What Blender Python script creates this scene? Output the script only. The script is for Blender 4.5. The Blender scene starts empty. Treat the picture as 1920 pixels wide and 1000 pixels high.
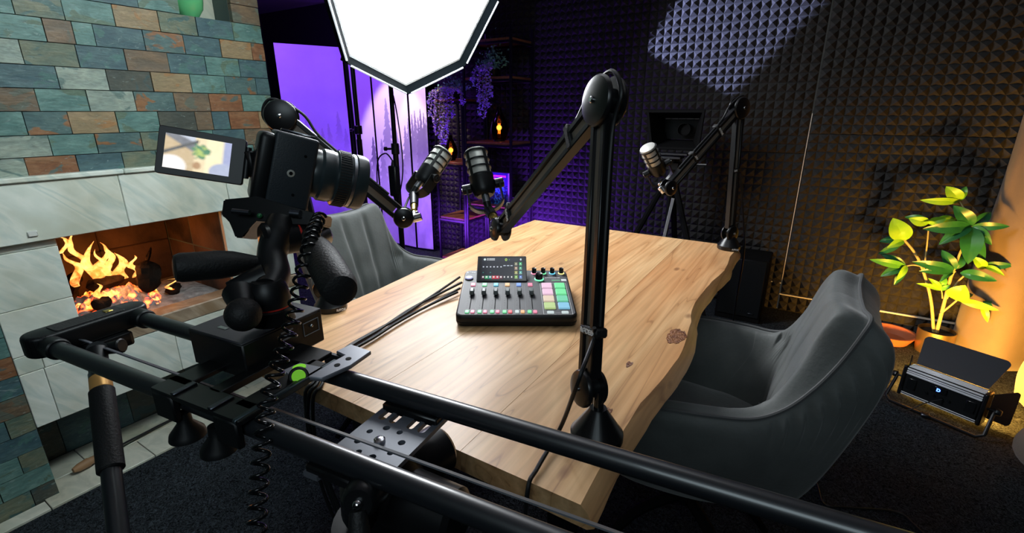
import bpy, bmesh, math, random
from mathutils import Vector, Matrix
from mathutils import noise as mnoise
R = math.radians
random.seed(7)
SC = bpy.context.scene
COL = SC.collection
# ------------------------------------------------------------------ camera, world, lights, exposure
H = 1.24
PITCH = math.atan(291 / 903.0)
YAW = R(31.9)
cam_d = bpy.data.cameras.new('camera')
cam = bpy.data.objects.new('camera', cam_d)
COL.objects.link(cam)
cam.location = (0, 0, H)
cam.rotation_euler = (R(90) - PITCH, 0, YAW)
cam_d.sensor_width = 36
cam_d.lens = 36 * 903 / 1920.0
cam_d.clip_start = 0.02
cam_d.clip_end = 50
SC.camera = cam
SC.view_settings.view_transform = 'Standard'
SC.view_settings.look = 'None'
SC.view_settings.gamma = 1
SC.view_settings.exposure = 0.0
SC.view_settings.use_curve_mapping = False
world = bpy.data.worlds.new('world')
SC.world = world
world.use_nodes = True
world.node_tree.nodes['Background'].inputs[0].default_value = (0.02, 0.025, 0.03, 1)
world.node_tree.nodes['Background'].inputs[1].default_value = 0.3


def lamp(name, kind, loc, target, energy, color, size=0.2, size_y=None, spread=None, blend=None, cone=None):
    d = bpy.data.lights.new(name, kind)
    d.energy = energy
    d.color = color
    if kind == 'AREA':
        d.shape = 'RECTANGLE' if size_y else 'DISK'
        d.size = size
        if size_y:
            d.size_y = size_y
        if spread:
            d.spread = spread
    else:
        d.shadow_soft_size = size
    if kind == 'SPOT':
        d.spot_size = cone
        d.spot_blend = blend
    o = bpy.data.objects.new(name, d)
    COL.objects.link(o)
    o.location = loc
    o.rotation_euler = (Vector(target) - Vector(loc)).to_track_quat('-Z', 'Y').to_euler()
    return o


SOFTBOX_EMIT = 24.0
# second source inferred for the lit stone, over the table; both fills are added
lamp('key_light', 'AREA', (-0.75, 0.95, 2.16), (-2.05, 0.72, 1.1), 12, (0.82, 0.97, 0.98), 0.7, 0.5, spread=R(110))
lamp('fill_light', 'AREA', (-0.6, 1.3, 2.18), (-0.7, 1.2, 0.5), 2, (0.9, 0.95, 1.0), 1.2, 0.6)
lamp('front_fill', 'AREA', (0.35, -0.9, 2.0), (-0.3, 1.0, 0.6), 9, (0.75, 0.92, 1.0), 1.0, 0.7)
# purple lamps standing behind the chair and above the mural
lamp('purple_floor_lamp', 'AREA', (-1.80, 2.75, 0.12), (-1.95, 3.5, 0.34), 40, (0.23, 0.04, 1.0), 0.5, 0.15, spread=R(135))
lamp('purple_mural_lamp', 'AREA', (-2.95, 2.35, 0.15), (-3.1, 3.3, 0.7), 14, (0.26, 0.05, 1.0), 0.4, 0.15)
lamp('purple_top_lamp', 'AREA', (-3.1, 2.2, 2.1), (-4.0, 2.95, 1.2), 20, (0.32, 0.10, 1.0), 0.3, 0.3)
# wall washers in the ceiling over the mural
lamp('mural_downlight_a', 'SPOT', (-3.22, 2.50, 2.17), (-3.24, 3.25, 0.75), 100, (1.0, 0.78, 0.90), 0.02, blend=0.35, cone=R(44))
lamp('mural_downlight_b', 'SPOT', (-2.84, 2.50, 2.17), (-2.82, 3.25, 0.80), 70, (1.0, 0.78, 0.52), 0.02, blend=0.35, cone=R(42))
# unseen projector added to throw the tilted light patch on the foam
PJ = Vector((-2.25, 2.25, 2.02))

# ------------------------------------------------------------------ picture measuring
CF = Vector((-math.sin(YAW) * math.cos(PITCH), math.cos(YAW) * math.cos(PITCH), -math.sin(PITCH)))
CR = Vector((math.cos(YAW), math.sin(YAW), 0))
CU = CR.cross(CF)
CP = Vector((0, 0, H))


def ray(x, y):
    return CF * 903 + CR * (x - 960) - CU * (y - 500)


def D(x, y, d):
    return CP + ray(x, y) * (d / 903.0)


def PZ(x, y, z):
    v = ray(x, y)
    return CP + v * ((z - H) / v.z)


def PY(x, y, Y):
    v = ray(x, y)
    return CP + v * (Y / v.y)


def PXX(x, y, X):
    v = ray(x, y)
    return CP + v * (X / v.x)


# ------------------------------------------------------------------ materials
def mat(name, color=(0.5, 0.5, 0.5), rough=0.5, metal=0.0, emit=None, estr=0.0, spec=0.5, var=None, vscale=8.0,
        bump=0.0, bscale=60.0, coat=0.0, sheen=0.0, trans=0.0, alpha=1.0, vdetail=4.0, stretch=None, rnd=0.0, ior=1.45):
    m = bpy.data.materials.new(name)
    m.use_nodes = True
    nt = m.node_tree
    b = nt.nodes['Principled BSDF']
    b.inputs['Base Color'].default_value = (*color, 1)
    b.inputs['Roughness'].default_value = rough
    b.inputs['Metallic'].default_value = metal
    b.inputs['Specular IOR Level'].default_value = spec
    b.inputs['IOR'].default_value = ior
    b.inputs['Coat Weight'].default_value = coat
    b.inputs['Sheen Weight'].default_value = sheen
    b.inputs['Transmission Weight'].default_value = trans
    b.inputs['Alpha'].default_value = alpha
    if emit:
        b.inputs['Emission Color'].default_value = (*emit, 1)
        b.inputs['Emission Strength'].default_value = estr
    N = nt.nodes.new
    L = nt.links.new
    if var or bump or rnd:
        tc = N('ShaderNodeTexCoord')
        mp = N('ShaderNodeMapping')
        L(tc.outputs['Object'], mp.inputs[0])
        if stretch:
            mp.inputs['Scale'].default_value = stretch
    if rnd:
        oi = N('ShaderNodeObjectInfo')
        ad = N('ShaderNodeVectorMath')
        ad.operation = 'SCALE'
        ad.inputs['Scale'].default_value = 20
        cx = N('ShaderNodeCombineXYZ')
        for k in range(3):
            L(oi.outputs['Random'], cx.inputs[k])
        L(cx.outputs[0], ad.inputs[0])
        L(ad.outputs[0], mp.inputs['Location'])
    last = None
    if var:
        n = N('ShaderNodeTexNoise')
        n.inputs['Scale'].default_value = vscale
        n.inputs['Detail'].default_value = vdetail
        L(mp.outputs[0], n.inputs['Vector'])
        cr = N('ShaderNodeValToRGB')
        e = cr.color_ramp.elements
        e[0].position = 0.32
        e[1].position = 0.68
        e[0].color = (*color, 1)
        e[1].color = (*var, 1)
        L(n.outputs['Fac'], cr.inputs[0])
        last = cr.outputs[0]
    if rnd:
        hs = N('ShaderNodeHueSaturation')
        mr = N('ShaderNodeMapRange')
        mr.inputs['To Min'].default_value = 1 - rnd
        mr.inputs['To Max'].default_value = 1 + rnd
        L(oi.outputs['Random'], mr.inputs['Value'])
        L(mr.outputs[0], hs.inputs['Value'])
        if last:
            L(last, hs.inputs['Color'])
        else:
            hs.inputs['Color'].default_value = (*color, 1)
        last = hs.outputs[0]
    if last:
        L(last, b.inputs['Base Color'])
    if bump:
        n2 = N('ShaderNodeTexNoise')
        n2.inputs['Scale'].default_value = bscale
        n2.inputs['Detail'].default_value = 3
        L(mp.outputs[0], n2.inputs['Vector'])
        bp = N('ShaderNodeBump')
        bp.inputs['Strength'].default_value = bump
        bp.inputs['Distance'].default_value = 0.005
        L(n2.outputs['Fac'], bp.inputs['Height'])
        L(bp.outputs[0], b.inputs['Normal'])
    return m


def slate(name, c1, c2, c3):
    """natural slate: a base colour, a cloudy second tone and a patchy mineral stain"""
    m = bpy.data.materials.new(name)
    m.use_nodes = True
    nt = m.node_tree
    b = nt.nodes['Principled BSDF']
    N = nt.nodes.new
    L = nt.links.new
    tc = N('ShaderNodeTexCoord')
    oi = N('ShaderNodeObjectInfo')
    cx = N('ShaderNodeCombineXYZ')
    for k in range(3):
        L(oi.outputs['Random'], cx.inputs[k])
    sc = N('ShaderNodeVectorMath')
    sc.operation = 'MULTIPLY_ADD'
    sc.inputs[1].default_value = (37, 23, 51)
    L(cx.outputs[0], sc.inputs[0])
    L(tc.outputs['Object'], sc.inputs[2])

    def noise(scale, detail, stretch=None, dist=0.0):
        n = N('ShaderNodeTexNoise')
        n.inputs['Scale'].default_value = scale
        n.inputs['Detail'].default_value = detail
        n.inputs['Distortion'].default_value = dist
        if stretch:
            mp = N('ShaderNodeMapping')
            mp.inputs['Scale'].default_value = stretch
            mp.inputs['Rotation'].default_value = (0.5, 0, 0)
            L(sc.outputs[0], mp.inputs[0])
            L(mp.outputs[0], n.inputs['Vector'])
        else:
            L(sc.outputs[0], n.inputs['Vector'])
        return n

    def ramp(n, p0, p1, a, bb):
        r = N('ShaderNodeValToRGB')
        r.color_ramp.elements[0].position = p0
        r.color_ramp.elements[1].position = p1
        r.color_ramp.elements[0].color = a
        r.color_ramp.elements[1].color = bb
        L(n.outputs['Fac'], r.inputs[0])
        return r
    n1 = noise(14, 6, (1, 1, 2.2), 0.6)
    r1 = ramp(n1, 0.35, 0.66, (*c1, 1), (*c2, 1))
    n2 = noise(9, 4, (1, 1, 1.6), 1.2)
    r2 = ramp(n2, 0.565, 0.60, (0, 0, 0, 1), (1, 1, 1, 1))
    mx = N('ShaderNodeMix')
    mx.data_type = 'RGBA'
    L(r2.outputs[0], mx.inputs[0])
    L(r1.outputs[0], mx.inputs[6])
    mx.inputs[7].default_value = (*c3, 1)
    n3 = noise(80, 8, (1, 0.5, 2.0), 0.8)
    r3 = ramp(n3, 0.2, 0.8, (0.62, 0.62, 0.62, 1), (1.25, 1.25, 1.25, 1))
    m2 = N('ShaderNodeMix')
    m2.data_type = 'RGBA'
    m2.blend_type = 'MULTIPLY'
    m2.inputs[0].default_value = 1
    L(mx.outputs[2], m2.inputs[6])
    L(r3.outputs[0], m2.inputs[7])
    n4 = noise(22, 5, (1, 1, 3), 2.5)
    r4 = ramp(n4, 0.64, 0.70, (0, 0, 0, 1), (0.45, 0.45, 0.45, 1))
    m3 = N('ShaderNodeMix')
    m3.data_type = 'RGBA'
    L(r4.outputs[0], m3.inputs[0])
    L(m2.outputs[2], m3.inputs[6])
    m3.inputs[7].default_value = (0.32, 0.40, 0.38, 1)
    L(m3.outputs[2], b.inputs['Base Color'])
    b.inputs['Roughness'].default_value = 0.5
    bp = N('ShaderNodeBump')
    bp.inputs['Strength'].default_value = 0.55
    bp.inputs['Distance'].default_value = 0.004
    L(n1.outputs['Fac'], bp.inputs['Height'])
    bp2 = N('ShaderNodeBump')
    bp2.inputs['Strength'].default_value = 0.35
    bp2.inputs['Distance'].default_value = 0.002
    L(n3.outputs['Fac'], bp2.inputs['Height'])
    L(bp.outputs[0], bp2.inputs['Normal'])
    L(bp2.outputs[0], b.inputs['Normal'])
    return m


def marble(name, c1, c2, vein):
    m = bpy.data.materials.new(name)
    m.use_nodes = True
    nt = m.node_tree
    b = nt.nodes['Principled BSDF']
    N = nt.nodes.new
    L = nt.links.new
    tc = N('ShaderNodeTexCoord')
    oi = N('ShaderNodeObjectInfo')
    cx = N('ShaderNodeCombineXYZ')
    for k in range(3):
        L(oi.outputs['Random'], cx.inputs[k])
    sc = N('ShaderNodeVectorMath')
    sc.operation = 'MULTIPLY_ADD'
    sc.inputs[1].default_value = (11, 7, 5)
    L(cx.outputs[0], sc.inputs[0])
    L(tc.outputs['Object'], sc.inputs[2])
    m0 = N('ShaderNodeMapping')
    m0.inputs['Rotation'].default_value = (R(48), 0, R(10))
    L(sc.outputs[0], m0.inputs[0])
    mp = N('ShaderNodeMapping')
    mp.inputs['Scale'].default_value = (2.5, 1.0, 5)
    L(m0.outputs[0], mp.inputs[0])
    n = N('ShaderNodeTexNoise')
    n.inputs['Scale'].default_value = 3.2
    n.inputs['Detail'].default_value = 8
    n.inputs['Distortion'].default_value = 0.6
    L(mp.outputs[0], n.inputs['Vector'])
    r = N('ShaderNodeValToRGB')
    el = r.color_ramp.elements
    el[0].position = 0.38
    el[0].color = (*c1, 1)
    el[1].position = 0.50
    el[1].color = (*c2, 1)
    e = el.new(0.595)
    e.color = tuple(0.55 * p + 0.45 * q for p, q in zip(vein, c2)) + (1,)
    e = el.new(0.68)
    e.color = (*c2, 1)
    L(n.outputs['Fac'], r.inputs[0])
    n2 = N('ShaderNodeTexNoise')
    n2.inputs['Scale'].default_value = 5
    n2.inputs['Detail'].default_value = 5
    L(sc.outputs[0], n2.inputs['Vector'])
    r2 = N('ShaderNodeValToRGB')
    r2.color_ramp.elements[0].position = 0.35
    r2.color_ramp.elements[0].color = (0.80, 0.77, 0.70, 1)
    r2.color_ramp.elements[1].position = 0.6
    r2.color_ramp.elements[1].color = (1, 1, 1, 1)
    L(n2.outputs['Fac'], r2.inputs[0])
    mx = N('ShaderNodeMix')
    mx.data_type = 'RGBA'
    mx.blend_type = 'MULTIPLY'
    mx.inputs[0].default_value = 1
    L(r.outputs[0], mx.inputs[6])
    L(r2.outputs[0], mx.inputs[7])
    L(mx.outputs[2], b.inputs['Base Color'])
    b.inputs['Roughness'].default_value = 0.32
    return m


def wood(name, light, mid, dark, scale=1.0, rough=0.38):
    """long grain along object Y with cathedral figure and small knots"""
    m = bpy.data.materials.new(name)
    m.use_nodes = True
    nt = m.node_tree
    b = nt.nodes['Principled BSDF']
    N = nt.nodes.new
    L = nt.links.new
    tc = N('ShaderNodeTexCoord')
    oi = N('ShaderNodeObjectInfo')
    cx = N('ShaderNodeCombineXYZ')
    for k in range(3):
        L(oi.outputs['Random'], cx.inputs[k])
    sc = N('ShaderNodeVectorMath')
    sc.operation = 'MULTIPLY_ADD'
    sc.inputs[1].default_value = (9, 13, 3)
    L(cx.outputs[0], sc.inputs[0])
    L(tc.outputs['Object'], sc.inputs[2])
    mp = N('ShaderNodeMapping')
    mp.inputs['Scale'].default_value = (5 * scale, 0.42 * scale, 5 * scale)
    L(sc.outputs[0], mp.inputs[0])
    n = N('ShaderNodeTexNoise')
    n.inputs['Scale'].default_value = 1.7
    n.inputs['Detail'].default_value = 2.5
    n.inputs['Distortion'].default_value = 0.7
    L(mp.outputs[0], n.inputs['Vector'])
    mu = N('ShaderNodeMath')
    mu.operation = 'MULTIPLY'
    mu.inputs[1].default_value = 15
    L(n.outputs['Fac'], mu.inputs[0])
    fr = N('ShaderNodeMath')
    fr.operation = 'PINGPONG'
    fr.inputs[1].default_value = 1
    L(mu.outputs[0], fr.inputs[0])
    r = N('ShaderNodeValToRGB')
    el = r.color_ramp.elements
    el[0].position = 0.0
    el[0].color = (*light, 1)
    el[1].position = 0.93
    el[1].color = (*mid, 1)
    e = el.new(1.0)
    e.color = tuple(0.6 * a + 0.4 * c for a, c in zip(mid, dark)) + (1,)
    L(fr.outputs[0], r.inputs[0])
    # broad tone of each board and streaks
    mp2 = N('ShaderNodeMapping')
    mp2.inputs['Scale'].default_value = (70 * scale, 2.2 * scale, 70 * scale)
    L(sc.outputs[0], mp2.inputs[0])
    n2 = N('ShaderNodeTexNoise')
    n2.inputs['Scale'].default_value = 1.5
    n2.inputs['Detail'].default_value = 6
    L(mp2.outputs[0], n2.inputs['Vector'])
    r2 = N('ShaderNodeValToRGB')
    r2.color_ramp.elements[0].position = 0.3
    r2.color_ramp.elements[0].color = (0.80, 0.74, 0.68, 1)
    r2.color_ramp.elements[1].position = 0.62
    r2.color_ramp.elements[1].color = (1.06, 1.04, 1.0, 1)
    L(n2.outputs['Fac'], r2.inputs[0])
    mx = N('ShaderNodeMix')
    mx.data_type = 'RGBA'
    mx.blend_type = 'MULTIPLY'
    mx.inputs[0].default_value = 0.8
    L(r.outputs[0], mx.inputs[6])
    L(r2.outputs[0], mx.inputs[7])
    # reddish heartwood patches
    mp3 = N('ShaderNodeMapping')
    mp3.inputs['Scale'].default_value = (4, 1.0, 4)
    L(sc.outputs[0], mp3.inputs[0])
    n3 = N('ShaderNodeTexNoise')
    n3.inputs['Scale'].default_value = 1.3
    n3.inputs['Detail'].default_value = 3
    L(mp3.outputs[0], n3.inputs['Vector'])
    r3 = N('ShaderNodeValToRGB')
    r3.color_ramp.elements[0].position = 0.45
    r3.color_ramp.elements[0].color = (1, 1, 1, 1)
    r3.color_ramp.elements[1].position = 0.7
    r3.color_ramp.elements[1].color = (0.90, 0.74, 0.64, 1)
    L(n3.outputs['Fac'], r3.inputs[0])
    m2 = N('ShaderNodeMix')
    m2.data_type = 'RGBA'
    m2.blend_type = 'MULTIPLY'
    m2.inputs[0].default_value = 1
    L(mx.outputs[2], m2.inputs[6])
    L(r3.outputs[0], m2.inputs[7])
    # sparse knots
    mp4 = N('ShaderNodeMapping')
    mp4.inputs['Scale'].default_value = (9, 4, 9)
    L(sc.outputs[0], mp4.inputs[0])
    vo = N('ShaderNodeTexVoronoi')
    vo.inputs['Scale'].default_value = 1.1
    L(mp4.outputs[0], vo.inputs['Vector'])
    r4 = N('ShaderNodeValToRGB')
    r4.color_ramp.elements[0].position = 0.05
    r4.color_ramp.elements[0].color = (0.7, 0.7, 0.7, 1)
    r4.color_ramp.elements[1].position = 0.11
    r4.color_ramp.elements[1].color = (0, 0, 0, 1)
    L(vo.outputs['Distance'], r4.inputs[0])
    m3 = N('ShaderNodeMix')
    m3.data_type = 'RGBA'
    L(r4.outputs[0], m3.inputs[0])
    L(m2.outputs[2], m3.inputs[6])
    m3.inputs[7].default_value = (*dark, 1)
    hs = N('ShaderNodeHueSaturation')
    mr = N('ShaderNodeMapRange')
    mr.inputs['To Min'].default_value = 0.88
    mr.inputs['To Max'].default_value = 1.1
    L(oi.outputs['Random'], mr.inputs['Value'])
    L(mr.outputs[0], hs.inputs['Value'])
    L(m3.outputs[2], hs.inputs['Color'])
    L(hs.outputs[0], b.inputs['Base Color'])
    b.inputs['Roughness'].default_value = rough
    bp = N('ShaderNodeBump')
    bp.inputs['Strength'].default_value = 0.12
    bp.inputs['Distance'].default_value = 0.001
    L(n2.outputs['Fac'], bp.inputs['Height'])
    L(bp.outputs[0], b.inputs['Normal'])
    return m


def vcol(name, estr=0.0, rough=0.5, spec=0.5):
    m = bpy.data.materials.new(name)
    m.use_nodes = True
    nt = m.node_tree
    b = nt.nodes['Principled BSDF']
    a = nt.nodes.new('ShaderNodeAttribute')
    a.attribute_name = 'Col'
    b.inputs['Roughness'].default_value = rough
    b.inputs['Specular IOR Level'].default_value = spec
    if estr:
        b.inputs['Base Color'].default_value = (0.01, 0.01, 0.01, 1)
        nt.links.new(a.outputs['Color'], b.inputs['Emission Color'])
        b.inputs['Emission Strength'].default_value = estr
    else:
        nt.links.new(a.outputs['Color'], b.inputs['Base Color'])
    return m


M = {}
M['black'] = mat('black_plastic', (0.006, 0.007, 0.008), 0.40, spec=0.4)
M['black_satin'] = mat('black_satin_metal', (0.006, 0.0065, 0.0075), 0.30, spec=0.5)
M['black_gloss'] = mat('black_gloss', (0.006, 0.007, 0.008), 0.16)
M['black_matte'] = mat('black_matte', (0.003, 0.003, 0.0035), 0.8, spec=0.15)
M['rubber'] = mat('black_rubber', (0.006, 0.0065, 0.007), 0.6, bump=0.2, bscale=300)
M['carbon'] = mat('carbon_tube', (0.010, 0.012, 0.015), 0.36, spec=1.0, coat=0.25)
M['chrome'] = mat('chrome', (0.75, 0.76, 0.78), 0.14, 1.0)
M['steel'] = mat('brushed_steel', (0.42, 0.44, 0.47), 0.3, 1.0)
M['dark_steel'] = mat('dark_steel', (0.10, 0.11, 0.13), 0.35, 1.0)
M['web_reflection'] = mat('arm_inner_face', (0.20, 0.165, 0.13), 0.38, spec=0.6)  # beige of the table mirrored in the web, put into its colour
M['brass'] = mat('brass', (0.65, 0.45, 0.10), 0.28, 1.0)
M['gold'] = mat('gold_anodised', (0.80, 0.42, 0.13), 0.35, 0.4)
M['pot_gold'] = mat('gold_pot', (0.42, 0.30, 0.13), 0.38, 0.9)
M['white_paint'] = mat('white_print', (0.8, 0.8, 0.8), 0.5)
M['grey_print'] = mat('grey_print', (0.25, 0.26, 0.28), 0.5)
M['cable'] = mat('cable_sheath', (0.009, 0.010, 0.011), 0.45, spec=0.4)
M['foam'] = mat('charcoal_foam', (0.028, 0.0275, 0.027), 0.92, spec=0.2, var=(0.042, 0.041, 0.040), vscale=60, bump=0.5, bscale=500)
M['white_wall'] = mat('painted_plaster', (0.62, 0.60, 0.55), 0.8, bump=0.1, bscale=80)
M['black_wall'] = mat('black_painted_wall', (0.003, 0.003, 0.004), 0.85, spec=0.2)
M['ceiling'] = mat('ceiling_paint', (0.30, 0.30, 0.34), 0.9)
M['grout'] = mat('dark_grout', (0.11, 0.15, 0.14), 0.9)
M['marble'] = marble('white_marble', (0.74, 0.78, 0.70), (0.86, 0.88, 0.80), (0.50, 0.62, 0.58))
M['marble_floor'] = marble('floor_marble', (0.48, 0.50, 0.42), (0.58, 0.57, 0.48), (0.36, 0.38, 0.32))
M['sill'] = marble('sooty_marble', (0.30, 0.20, 0.12), (0.45, 0.34, 0.24), (0.16, 0.10, 0.06))
M['slate_teal'] = slate('slate_teal', (0.085, 0.185, 0.170), (0.15, 0.275, 0.245), (0.11, 0.17, 0.12))
M['slate_blue'] = slate('slate_blue', (0.050, 0.105, 0.125), (0.085, 0.155, 0.165), (0.07, 0.16, 0.15))
M['slate_green'] = slate('slate_green', (0.10, 0.15, 0.115), (0.19, 0.20, 0.13), (0.07, 0.14, 0.13))
M['slate_brown'] = slate('slate_brown', (0.13, 0.10, 0.068), (0.21, 0.135, 0.078), (0.12, 0.13, 0.10))
M['slate_rust'] = slate('slate_rust', (0.21, 0.085, 0.038), (0.30, 0.15, 0.075), (0.10, 0.13, 0.12))
M['slate_tan'] = slate('slate_tan', (0.25, 0.19, 0.105), (0.36, 0.25, 0.14), (0.34, 0.18, 0.075))
M['slate_pale'] = slate('slate_pale', (0.24, 0.30, 0.26), (0.36, 0.41, 0.34), (0.14, 0.21, 0.19))
M['slate_mix'] = slate('slate_mixed', (0.06, 0.12, 0.125), (0.10, 0.17, 0.16), (0.26, 0.12, 0.05))
M['slate_dark'] = slate('slate_dark', (0.05, 0.062, 0.055), (0.085, 0.088, 0.068), (0.045, 0.08, 0.08))
M['table_wood'] = wood('acacia_board', (0.80, 0.52, 0.27), (0.66, 0.39, 0.185), (0.20, 0.075, 0.03))
M['shelf_wood'] = wood('shelf_board', (0.33, 0.15, 0.06), (0.24, 0.10, 0.04), (0.08, 0.03, 0.01))
M['handle_wood'] = mat('poker_handle_wood', (0.24, 0.13, 0.06), 0.5, var=(0.32, 0.18, 0.09), vscale=12, stretch=(1, 0.2, 1))
M['chair_fabric'] = mat('grey_microfibre', (0.080, 0.088, 0.085), 0.62, spec=0.35, var=(0.118, 0.126, 0.122), vscale=9, bump=0.12, bscale=120, sheen=0.25)
M['chair_welt'] = mat('chair_piping', (0.07, 0.072, 0.073), 0.6, spec=0.35, sheen=0.2)
M['diffuser'] = mat('softbox_diffuser', (0.9, 0.9, 0.9), 0.6, emit=(0.93, 0.97, 1.0), estr=SOFTBOX_EMIT)
M['white_fabric'] = mat('white_fabric_edge', (0.75, 0.78, 0.8), 0.8, bump=0.4, bscale=200)
M['softbox_fabric'] = mat('black_nylon', (0.0028, 0.0050, 0.0065), 0.8, spec=0.05, bump=0.3, bscale=300)
M['beige'] = mat('beige_canvas', (0.125, 0.095, 0.07), 0.85, var=(0.165, 0.125, 0.09), vscale=4, bump=0.3, bscale=350, sheen=0.2)
M['leaf_dark'] = mat('dark_leaf', (0.012, 0.095, 0.035), 0.32, spec=0.5, var=(0.02, 0.14, 0.045), vscale=20)
M['leaf_lime'] = mat('lime_leaf', (0.16, 0.42, 0.02), 0.38, var=(0.26, 0.52, 0.03), vscale=14)
M['stem'] = mat('plant_stem', (0.38, 0.33, 0.14), 0.55)
M['soil'] = mat('soil', (0.012, 0.010, 0.008), 0.95, bump=0.8, bscale=90)
M['terracotta'] = mat('terracotta', (0.38, 0.11, 0.045), 0.7)
M['vine_green'] = mat('grey_green_leaflet', (0.20, 0.50, 0.40), 0.6)
M['vine_violet'] = mat('violet_blossom', (0.50, 0.38, 0.90), 0.6)
M['vine_cream'] = mat('cream_leaflet', (0.75, 0.66, 0.33), 0.6)
M['smoked_glass'] = mat('smoked_glass', (0.20, 0.09, 0.04), 0.05, trans=1.0, ior=1.25)
M['green_glass'] = mat('green_glass', (0.16, 0.62, 0.26), 0.08, trans=0.25, ior=1.45, coat=0.5)
M['filament'] = mat('glowing_filament', (1, 0.5, 0.1), 0.5, emit=(1.0, 0.38, 0.05), estr=14)
M['log'] = mat('charred_log', (0.006, 0.005, 0.004), 0.9, spec=0.1, var=(0.022, 0.013, 0.009), vscale=30, bump=0.9, bscale=60)
M['ash'] = mat('grey_ash', (0.16, 0.15, 0.15), 0.95, var=(0.36, 0.34, 0.34), vscale=35, bump=1.0, bscale=90)
M['firebrick'] = mat('sooty_firebrick', (0.17, 0.10, 0.062), 0.9, var=(0.03, 0.02, 0.015), vscale=5, bump=0.5, bscale=60, rnd=0.1)
M['soot'] = mat('soot', (0.012, 0.009, 0.008), 0.95)
M['switch'] = mat('switch_plastic', (0.72, 0.72, 0.68), 0.4)
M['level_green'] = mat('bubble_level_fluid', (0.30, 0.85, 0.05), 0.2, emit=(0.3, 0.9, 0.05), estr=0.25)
M['mesh_metal'] = None
M['lcd'] = vcol('lcd_picture', 1.0, 0.15)
M['print'] = vcol('printed_surface', 0.0, 0.42, 0.3)
M['display'] = vcol('mixer_display', 1.0, 0.12)
M['clear'] = mat('clear_acrylic', (0.5, 0.6, 0.6), 0.15, trans=0.6)


def carpet():
    m = mat('charcoal_carpet', (0.004, 0.006, 0.009), 0.95, spec=0.15)
    nt = m.node_tree
    b = nt.nodes['Principled BSDF']
    N = nt.nodes.new
    L = nt.links.new
    tc = N('ShaderNodeTexCoord')
    n = N('ShaderNodeTexNoise')
    n.inputs['Scale'].default_value = 60
    n.inputs['Detail'].default_value = 5
    n.inputs['Roughness'].default_value = 0.75
    n.inputs['Distortion'].default_value = 3.0
    L(tc.outputs['Object'], n.inputs['Vector'])
    r = N('ShaderNodeValToRGB')
    e = r.color_ramp.elements
    e[0].position = 0.42
    e[0].color = (0.002, 0.0025, 0.0035, 1)
    e[1].position = 0.72
    e[1].color = (0.12, 0.15, 0.18, 1)
    L(n.outputs['Fac'], r.inputs[0])
    L(r.outputs[0], b.inputs['Base Color'])
    bp = N('ShaderNodeBump')
    bp.inputs['Strength'].default_value = 1.0
    bp.inputs['Distance'].default_value = 0.02
    L(n.outputs['Fac'], bp.inputs['Height'])
    L(bp.outputs[0], b.inputs['Normal'])
    return m


M['carpet'] = carpet()


def woven():
    m = mat('woven_steel_mesh', (0.55, 0.54, 0.50), 0.42, 0.35)
    nt = m.node_tree
    b = nt.nodes['Principled BSDF']
    N = nt.nodes.new
    L = nt.links.new
    tc = N('ShaderNodeTexCoord')
    outs = []
    for rot in (R(45), R(-45)):
        mp = N('ShaderNodeMapping')
        mp.inputs['Rotation'].default_value = (0, 0, rot)
        mp.inputs['Scale'].default_value = (2600, 2600, 2600)
        L(tc.outputs['UV'], mp.inputs[0])
        sp = N('ShaderNodeSeparateXYZ')
        L(mp.outputs[0], sp.inputs[0])
        si = N('ShaderNodeMath')
        si.operation = 'SINE'
        L(sp.outputs[0], si.inputs[0])
        outs.append(si)
    mn = N('ShaderNodeMath')
    mn.operation = 'MAXIMUM'
    L(outs[0].outputs[0], mn.inputs[0])
    L(outs[1].outputs[0], mn.inputs[1])
    r = N('ShaderNodeValToRGB')
    r.color_ramp.elements[0].position = 0.25
    r.color_ramp.elements[0].color = (0.22, 0.22, 0.20, 1)
    r.color_ramp.elements[1].position = 0.75
    r.color_ramp.elements[1].color = (0.85, 0.84, 0.78, 1)
    L(mn.outputs[0], r.inputs[0])
    L(r.outputs[0], b.inputs['Base Color'])
    return m


M['mesh_metal'] = woven()


def fire_mat(name, inner, outer, strength):
    m = bpy.data.materials.new(name)
    m.use_nodes = True
    nt = m.node_tree
    nt.nodes.clear()
    N = nt.nodes.new
    L = nt.links.new
    out = N('ShaderNodeOutputMaterial')
    em = N('ShaderNodeEmission')
    tr = N('ShaderNodeBsdfTransparent')
    mx = N('ShaderNodeMixShader')
    lw = N('ShaderNodeLayerWeight')
    lw.inputs['Blend'].default_value = 0.5
    tc = N('ShaderNodeTexCoord')
    n = N('ShaderNodeTexNoise')
    n.inputs['Scale'].default_value = 26
    n.inputs['Detail'].default_value = 3
    n.inputs['Distortion'].default_value = 1.5
    L(tc.outputs['Object'], n.inputs['Vector'])
    r = N('ShaderNodeValToRGB')
    r.color_ramp.elements[0].position = 0.35
    r.color_ramp.elements[0].color = (*outer, 1)
    r.color_ramp.elements[1].position = 0.65
    r.color_ramp.elements[1].color = (*inner, 1)
    L(n.outputs['Fac'], r.inputs[0])
    L(r.outputs[0], em.inputs['Color'])
    em.inputs['Strength'].default_value = strength
    ma = N('ShaderNodeMath')
    ma.operation = 'MULTIPLY_ADD'
    ma.use_clamp = True
    L(n.outputs['Fac'], ma.inputs[0])
    ma.inputs[1].default_value = -0.9
    ad = N('ShaderNodeMath')
    ad.operation = 'ADD'
    L(lw.outputs['Facing'], ad.inputs[0])
    ad.inputs[1].default_value = 0.74
    L(ad.outputs[0], ma.inputs[2])
    L(ma.outputs[0], mx.inputs[0])
    L(em.outputs[0], mx.inputs[1])
    L(tr.outputs[0], mx.inputs[2])
    L(mx.outputs[0], out.inputs[0])
    return m


M['flame'] = fire_mat('flame', (1.0, 0.50, 0.12), (1.0, 0.17, 0.02), 3.2)


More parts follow.
